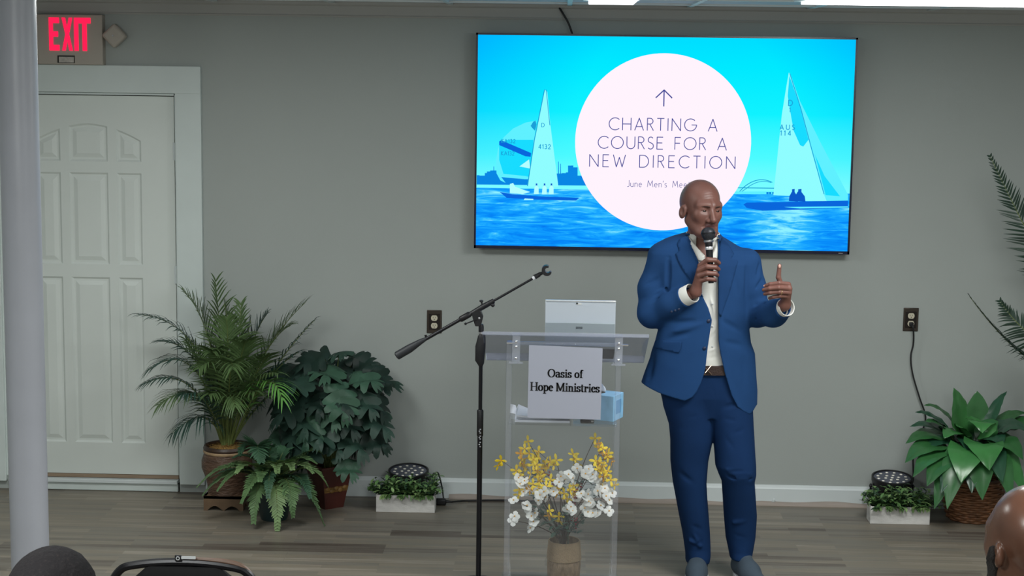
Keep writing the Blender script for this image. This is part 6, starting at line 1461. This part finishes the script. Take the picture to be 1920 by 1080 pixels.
# ---------- shoes
def shoe(heel, toe, w):
    heel, toe = np.array(heel, float), np.array(toe, float); d = toe-heel; L = np.linalg.norm(d); d /= L; s = np.array([-d[1], d[0], 0])
    fr_ = lambda u, v, z: heel+d*L*u+s*v+np.array([0, 0, z])
    def fn(P):
        q = s_cap(P, fr_(.13, 0, .058), fr_(.5, 0, .052), .040, .043); q = smin(q, s_cap(P, fr_(.5, 0, .050), fr_(.86, .004, .034), .044, .036), .03)
        q = smin(q, s_cap(P, fr_(.17, 0, .07), fr_(.15, 0, .125), .040, .042), .03); q = smin(q, s_cap(P, fr_(.2, 0, .11), fr_(.5, 0, .07), .03, .03), .03)
        q = np.maximum(q, .024-P[:, 2]); return np.maximum(q, P[:, 2]-.125)
    pts = np.array([fr_(-.05, -.07, 0), fr_(-.05, .07, 0), fr_(1.1, -.07, 0), fr_(1.1, .07, 0)])
    so = organic('shoe', sdf_mesh(fn, [pts[:, 0].min(), pts[:, 1].min(), .01], [pts[:, 0].max(), pts[:, 1].max(), .14], .0045), M['shoe'], man)
    out = []
    for i in range(40):
        t = 2*PI*i/40; u = .5-.5*math.cos(t); wd = (.040+.010*math.sin(PI*u)+(.006 if u > .55 else 0))*abs(math.sin(t))**.65*(1 if math.sin(t) > 0 else -1); out.append((u*1.0, wd))
    bt = [fr_(u*1.02-.01, v, 0) for u, v in out]; tp_ = [fr_(u*1.03-.015, v*1.06, .030) for u, v in out]; n_ = 40
    MB().add(bt+tp_, [tuple(range(n_))[::-1], tuple(range(n_, 2*n_))]+[(i, (i+1) % n_, n_+(i+1) % n_, n_+i) for i in range(n_)]).build('sole', M['sole'], so)
    lc_ = MB()
    for k in range(5):
        u = .34+.07*k; z = .103-.008*k*1.2
        lc_.tube([fr_(u, -.024, z-.012), fr_(u+.01, -.008, z), fr_(u+.015, .01, z), fr_(u+.02, .026, z-.012)], .0026, 6)
    lc_.build('laces', mat('shoe_lace', '#56636b', .8), so)
a0 = pt(1309, 1050, 0); b0 = pt(1389, 1045, 0)
shoe((a0[0]+.004, MY+.045, 0), (a0[0]-.032, MY-.245, 0), .05); shoe((b0[0]-.012, MY+.035, 0), (b0[0]+.075, MY-.235, 0), .05)

# ---------- microphone in his hand
m0, m1 = pt(1328, 440, .165), pt(1333.5, 531, .19); ax_ = (m0-m1)/np.linalg.norm(m0-m1); Lm = np.linalg.norm(m0-m1)
mic = thing('microphone', 'black handheld microphone with a round mesh head held by the man in the blue suit', 'microphone', m1)
MB().lathe([(0, 0), (.011, 0), (.0125, .004), (.0135, .06), (.0155, Lm-.055), (.0165, Lm-.048), (.0165, Lm-.030), (0, Lm-.030)], m1, 28, axis=ax_).build('handle', M['blackm'], mic)
MB().lathe([(.0158, Lm-.066), (.0172, Lm-.064), (.0172, Lm-.054), (.0158, Lm-.052)], m1, 28, axis=ax_).build('silver_band', mat('mic_band', '#e6e6ea', .25, .6), mic)
MB().lathe([(.017, Lm-.034), (.0215, Lm-.030), (.0215, Lm-.026), (.018, Lm-.022)], m1, 28, axis=ax_).build('collar', M['steel'], mic)
def grille():
    m = bpy.data.materials.new('mic_mesh'); m.use_nodes = True; nt = m.node_tree; N = nt.nodes.new; L = nt.links.new; b = nt.nodes['Principled BSDF']
    b.inputs['Metallic'].default_value = .6; b.inputs['Roughness'].default_value = .45
    tc = N('ShaderNodeTexCoord'); v = N('ShaderNodeTexVoronoi'); v.inputs['Scale'].default_value = 420; L(tc.outputs['Object'], v.inputs['Vector'])
    r = N('ShaderNodeValToRGB'); r.color_ramp.elements[0].color = lin('#17181c'); r.color_ramp.elements[1].color = lin('#4d5058'); L(v.outputs['Distance'], r.inputs[0]); L(r.outputs[0], b.inputs['Base Color'])
    return m
gp_ = [(.0195, -.022), (.026, -.012), (.0305, .0), (.0312, .006), (.0305, .012), (.026, .022), (.018, .029), (.008, .0325), (0, .033)]
MB().lathe(gp_, m0, 32, axis=ax_).build('grille', grille(), mic)
MB().lathe([(.0308, .003), (.0322, .0045), (.0322, .0085), (.0308, .010)], m0, 32, axis=ax_).build('grille_band', M['blackm'], mic)
# ================================================================== SEATED LISTENERS AND CHAIRS IN THE FOREGROUND
M['cframe'] = mat('chair_frame_black', '#15151a', .35, .3); M['cpad'] = mat('chair_mesh_black', '#0b0b0d', .9); M['crimlit'] = mat('chair_rim_lit_tan', '#6e5648', .45)
def chair(c, rz, label, tagged=False):
    """conference chair; c = point on the floor under the middle of the seat, local +y towards the stage"""
    R_ = rot('Z', rz); q = lambda x, y, z: np.array(c, float)+R_@np.array([x, y, z])
    t = thing('chair', label, 'chair', c, 'black chairs in the foreground')
    W = .215
    fr_ = MB(); zt = .905
    up = [q(-W-.01, -.19, .42), q(-W-.012, -.22, .60), q(-W-.006, -.25, .78), q(-W+.03, -.262, zt-.035), q(-W+.09, -.266, zt-.010), q(0, -.268, zt), q(W-.09, -.266, zt-.010), q(W-.03, -.262, zt-.035), q(W+.006, -.25, .78), q(W+.012, -.22, .60), q(W+.01, -.19, .42)]
    fr_.tube(spline(up, 50), .012, 10); fr_.build('back_frame', M['cframe'], t)
    tr_ = MB(); cv = spline([q(.0, -.2695, zt+.0125), q(W-.09, -.267, zt+.003), q(W-.035, -.262, zt-.022), q(W+.002, -.252, .82)], 24); tr_.tube(cv, [.004+.004*math.sin(PI*i/23) for i in range(24)], 8); tr_.build('rim_light_strip', M['crimlit'], t)  # tan strip paints the light caught on the black frame's upper right
    pd = MB(); P = []
    for i in range(13):
        v = i/12; z = .50+(zt-.012-.50)*v; y = -.205-.058*v; w = (W-.045)*(1 if v < .72 else max(.50, 1-((v-.72)/.28)**2*.42)); P.append([q(w*s_, y+.010*(1-s_*s_)*-1, z) for s_ in np.linspace(-1, 1, 9)])
    pd.grid(P); pd.build('backrest', M['cpad'], t, solid=.022)
    for sx in (-1, 1): MB().tube([q(sx*(W-.05), -.24, .72), q(sx*(W+.004), -.245, .73)], .008, 8).build('back_bracket', M['cframe'], t)
    st = MB(); P = []
    for i in range(9):
        v = i/8*2-1; P.append([q(.22*u*(1-.06*v*v), .22*v*(1-.05*u*u), .432-.012*(1-u*u)*(1-v*v)+.0) for u in np.linspace(-1, 1, 9)])
    st.grid(P); st.build('seat', M['cpad'], t, solid=.045, bevel=.0)
    for sx in (-1, 1):
        for sy in (-1, 1):
            MB().tube(spline([q(sx*.19, sy*.17, .41), q(sx*.205, sy*.20, .2), q(sx*.215, sy*.225, .0)], 8), .011, 10).build('leg', M['cframe'], t)
    if tagged:
        p_ = at(343, 1046, q(0, -.268, 0)[1]-.012)
        tg = MB().box(p_+[-.013, -.002, .0], (.019, .006, .017)).build('tag_clip', M['black'], t, bevel=.002); A_ = np.linspace(0, 2*PI, 17)
        MB().tube([p_+[-.013+.0045*math.cos(a), -.006, .0045*math.sin(a)] for a in A_], .0013, 6, closed=True, cap=False).build('tag_ring', M['sole'], tg, angle=0)
        MB().box(p_+[.016, -.002, .0015], (.040, .004, .007)).build('tag_strip', M['sole'], t, smooth=False)
    return t
def listener(hc, yaw, pitch, label, shirt_col, bald, seed):
    """seated person seen from behind: head, neck and hands one skin mesh; clothes are parts"""
    hc = np.array(hc, float); Rb = rot('Z', yaw*.25); HRr = rot('Z', PI+yaw)@rot('X', pitch)
    base = np.array([hc[0], hc[1]-.03, 0]); q = lambda x, y, z: base+Rb@np.array([x, y, z])
    zs = hc[2]-.25    # shoulder level
    t = thing('person', label, 'person', (base[0], base[1], 0), 'seated listeners in the foreground')
    sk = M['skin_bald'] if bald else M['skin_dark']
    def fh(P):
        p_ = (P-hc)@HRr; d = head_sdf(p_, .78); d = smin(d, s_ell(p_, (0, -.020, -.005), (.0775, .078, .105)), .02); d = smin(d, s_cap(P, hc+[0, -.01, -.07], q(0, 0, zs+.02), .056, .064), .03); return d
    hv_ = sdf_mesh(fh, hc+[-.13, -.15, -.27], hc+[.13, .15, .15], .0040)
    hands_ = []; sh_ = [q(sx*.185, 0, zs-.02) for sx in (-1, 1)]
    for sx in (-1, 1):
        w_ = q(sx*.13, .30, .62); k_ = q(sx*.09, .385, .60)
        def fhand(P):
            d = smin(s_cap(P, q(sx*.15, .22, .64), w_, .036, .026), s_cap(P, w_, k_, .024, .028), .02)
            for j in range(4):
                o_ = (j-1.5)*.019; a = k_+Rb@np.array([sx*o_, .005, 0]); b = a+Rb@np.array([-sx*.008, .045, -.008]); c = b+Rb@np.array([0, .022-.004*abs(j-1), -.016])
                d = smin(d, s_chain(P, [a, b, c], [.0098, .0090, .0075], .003), .004)
            d = smin(d, s_chain(P, [w_+Rb@np.array([-sx*.018, .02, 0]), k_+Rb@np.array([-sx*.042, -.01, .0]), k_+Rb@np.array([-sx*.052, .03, -.004])], [.013, .0105, .009], .004), .006)
            return d
        hands_.append(sdf_mesh(fhand, np.minimum(w_, k_)-.14, np.maximum(w_, k_)+.13, .0045))
    def fbody(P):
        d = smin(s_cap(P, sh_[0], sh_[1], .04), s_ell(P, q(0, .01, zs-.22), (.14, .08, .24)), .05); d = smin(d, s_ell(P, q(0, .0, .57), (.14, .10, .08)), .05); d = smin(d, s_cap(P, q(0, 0, zs-.1), q(0, 0, zs+.03), .06, .055), .03)
        for sx in (-1, 1):
            d = smin(d, s_chain(P, [q(sx*.195, 0, zs-.03), q(sx*.235, .02, zs-.30), q(sx*.15, .22, .64)], [.042, .036, .030], .02), .02)
            d = smin(d, s_chain(P, [q(sx*.095, .0, .545), q(sx*.12, .40, .545), q(sx*.125, .45, .10)], [.065, .050, .034], .03), .03)
        return d
    bd_ = sdf_mesh(fbody, q(0, 0, 0)+[-.34, -.2, .04], q(0, 0, 0)+[.34, .56, zs+.09], .014)
    V_, F_ = merge([hv_, bd_]+hands_); organic('body', (V_, F_), sk, t, None, 1, .4)
    def fs(P):
        d = smin(s_cap(P, sh_[0], sh_[1], .062), s_ell(P, q(0, .01, zs-.20), (.185, .115, .24)), .05); d = smin(d, s_ell(P, q(0, .02, .58), (.175, .13, .16)), .06)
        d = smin(d, s_cap(P, q(0, 0, zs-.02), q(0, -.005, zs+.055), .10, .066), .04)
        for sx in (-1, 1): d = smin(d, s_chain(P, [q(sx*.195, 0, zs-.03), q(sx*.235, .02, zs-.30), q(sx*.16, .20, .645)], [.060, .052, .044], .02), .02)
        d = np.maximum(d, -s_cap(P, q(0, 0, zs+.03), q(0, 0, zs+.3), .060)); return np.maximum(d, .50-P[:, 2])+.002*waves(P, seed, 22)
    organic('shirt', sdf_mesh(fs, q(0, 0, 0)+[-.36, -.20, .48], q(0, 0, 0)+[.36, .34, zs+.10], .011), cloth('listener_shirt_%d' % seed, shirt_col), t)
    def ft_(P):
        d = None
        for sx in (-1, 1):
            e = s_chain(P, [q(sx*.095, .0, .545), q(sx*.12, .40, .545), q(sx*.125, .45, .10)], [.088, .068, .058], .03); d = e if d is None else smin(d, e, .02)
        return np.maximum(smin(d, s_ell(P, q(0, .0, .56), (.18, .13, .09)), .05), .07-P[:, 2])
    organic('trousers', sdf_mesh(ft_, q(0, 0, 0)+[-.28, -.2, .05], q(0, 0, 0)+[.28, .62, .68], .011), cloth('listener_trousers_%d' % seed, '#2b2c31'), t)
    for sx in (-1, 1):
        def fshoe(P): return np.maximum(smin(s_cap(P, q(sx*.125, .42, .05), q(sx*.135, .62, .035), .046, .036), s_cap(P, q(sx*.125, .45, .06), q(sx*.125, .45, .11), .048), .03), .004-P[:, 2])
        organic('shoe', sdf_mesh(fshoe, q(sx*.125, .5, 0)+[-.1, -.2, 0], q(sx*.125, .5, 0)+[.1, .22, .17], .009), M['black'], t)
    return t, hc, HRr
M['skin_bald'] = skin_mat('shiny_brown_skin', '#634436', .27, .012); M['skin_dark'] = skin_mat('dark_brown_skin', '#4a332a', .5)
# --- left: dark cropped hair, only the crown in view
HY = -5.42
c_ = at(103, 1147, HY); kk = 1/(FPX/(CF@(c_-CAM)))
t1, h1, R1 = listener(c_, math.radians(-10), math.radians(8), 'listener with dark cropped hair in front of the white column, seen from behind', '#3a3d44', False, 71)
def f_hair(P):
    p = (P-h1)@R1; d = s_ell(p, (0, .018, .040), (.0875, .104, .0955)); d = smin(d, s_ell(p, (0, .055, .005), (.073, .072, .080)), .03)
    d = np.maximum(d, -(p[:, 2]+.045+.35*np.minimum(p[:, 1]*-1, .2)*-1*0)); d = np.maximum(d, -(p[:, 1]+.075-(.055-p[:, 2])*.0)); return d+.0016*waves(P, 4, 260)
hair_m = bpy.data.materials.new('cropped_hair'); hair_m.use_nodes = True
def _hm():
    nt = hair_m.node_tree; N = nt.nodes.new; L = nt.links.new; b = nt.nodes['Principled BSDF']; b.inputs['Roughness'].default_value = .85; b.inputs['Specular IOR Level'].default_value = .2
    tc = N('ShaderNodeTexCoord'); n1 = N('ShaderNodeTexNoise'); n1.inputs['Scale'].default_value = 170; n1.inputs['Detail'].default_value = 4; L(tc.outputs['Object'], n1.inputs['Vector'])
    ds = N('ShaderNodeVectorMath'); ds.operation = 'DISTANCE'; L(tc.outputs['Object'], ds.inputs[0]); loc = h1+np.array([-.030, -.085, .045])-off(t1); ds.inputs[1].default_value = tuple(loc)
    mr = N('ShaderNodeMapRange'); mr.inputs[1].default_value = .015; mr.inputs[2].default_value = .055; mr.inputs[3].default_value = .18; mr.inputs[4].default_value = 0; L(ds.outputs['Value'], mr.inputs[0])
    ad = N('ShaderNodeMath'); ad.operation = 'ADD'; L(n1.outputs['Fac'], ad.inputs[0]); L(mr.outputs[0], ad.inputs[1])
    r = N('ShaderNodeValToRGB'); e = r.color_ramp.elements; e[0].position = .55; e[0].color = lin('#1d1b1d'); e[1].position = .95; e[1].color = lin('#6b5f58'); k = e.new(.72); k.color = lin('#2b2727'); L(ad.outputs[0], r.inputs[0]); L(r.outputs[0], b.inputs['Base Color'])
    bp = N('ShaderNodeBump'); bp.inputs['Strength'].default_value = .6; bp.inputs['Distance'].default_value = .004; L(n1.outputs['Fac'], bp.inputs['Height']); L(bp.outputs[0], b.inputs['Normal'])
_hm()
organic('hair', sdf_mesh(f_hair, h1+[-.13, -.14, -.12], h1+[.13, .14, .16], .0042), hair_m, t1, None, 1, .4)
chair((t1.location[0], t1.location[1]+.02, 0), 0, 'black chair under the dark-haired listener')
# --- right: bald listener, turned to the left
BY = -5.3
c_ = at(1936, 1013, BY)
t2, h2, R2 = listener(c_, math.radians(17), math.radians(2), 'bald listener with a dark beard at the bottom right corner, seen from behind', '#4a4f5a', True, 72)
def f_beard(P):
    p = (P-h2)@R2; X = p.copy(); X[:, 0] = np.abs(X[:, 0]); d = smin(head_sdf(p), s_ell(p, (0, -.020, -.005), (.0775, .078, .105)), .02)-.0045
    side = s_cap(X, (.078, -.012, -.03), (.058, -.055, -.100), .021, .030); chin = s_cap(X, (0, -.078, -.105), (.055, -.055, -.100), .032, .030)
    return np.maximum(d, smin(side, chin, .015))+.0012*waves(P, 9, 300)
organic('beard', sdf_mesh(f_beard, h2+[-.13, -.15, -.17], h2+[.13, .15, .06], .0036), mat('beard_black', '#1b1716', .85, bump=.5, bscale=300), t2, None, 1, .4)
chair((t2.location[0], t2.location[1]+.02, 0), math.radians(9), 'black chair under the bald listener')
# --- the empty chair whose back shows at the bottom edge
CY = -4.45
cc_ = at(343, 1046, CY); 
cz = .905+.012
s_ = at(343, 1044, CY); yy = fl(343, 1046, cz)[1]
cx = fl(343, 1046, cz)[0]
chair((cx, yy+.268, 0), 0, 'empty black chair at the bottom edge with a small tag clipped on its rim', True)
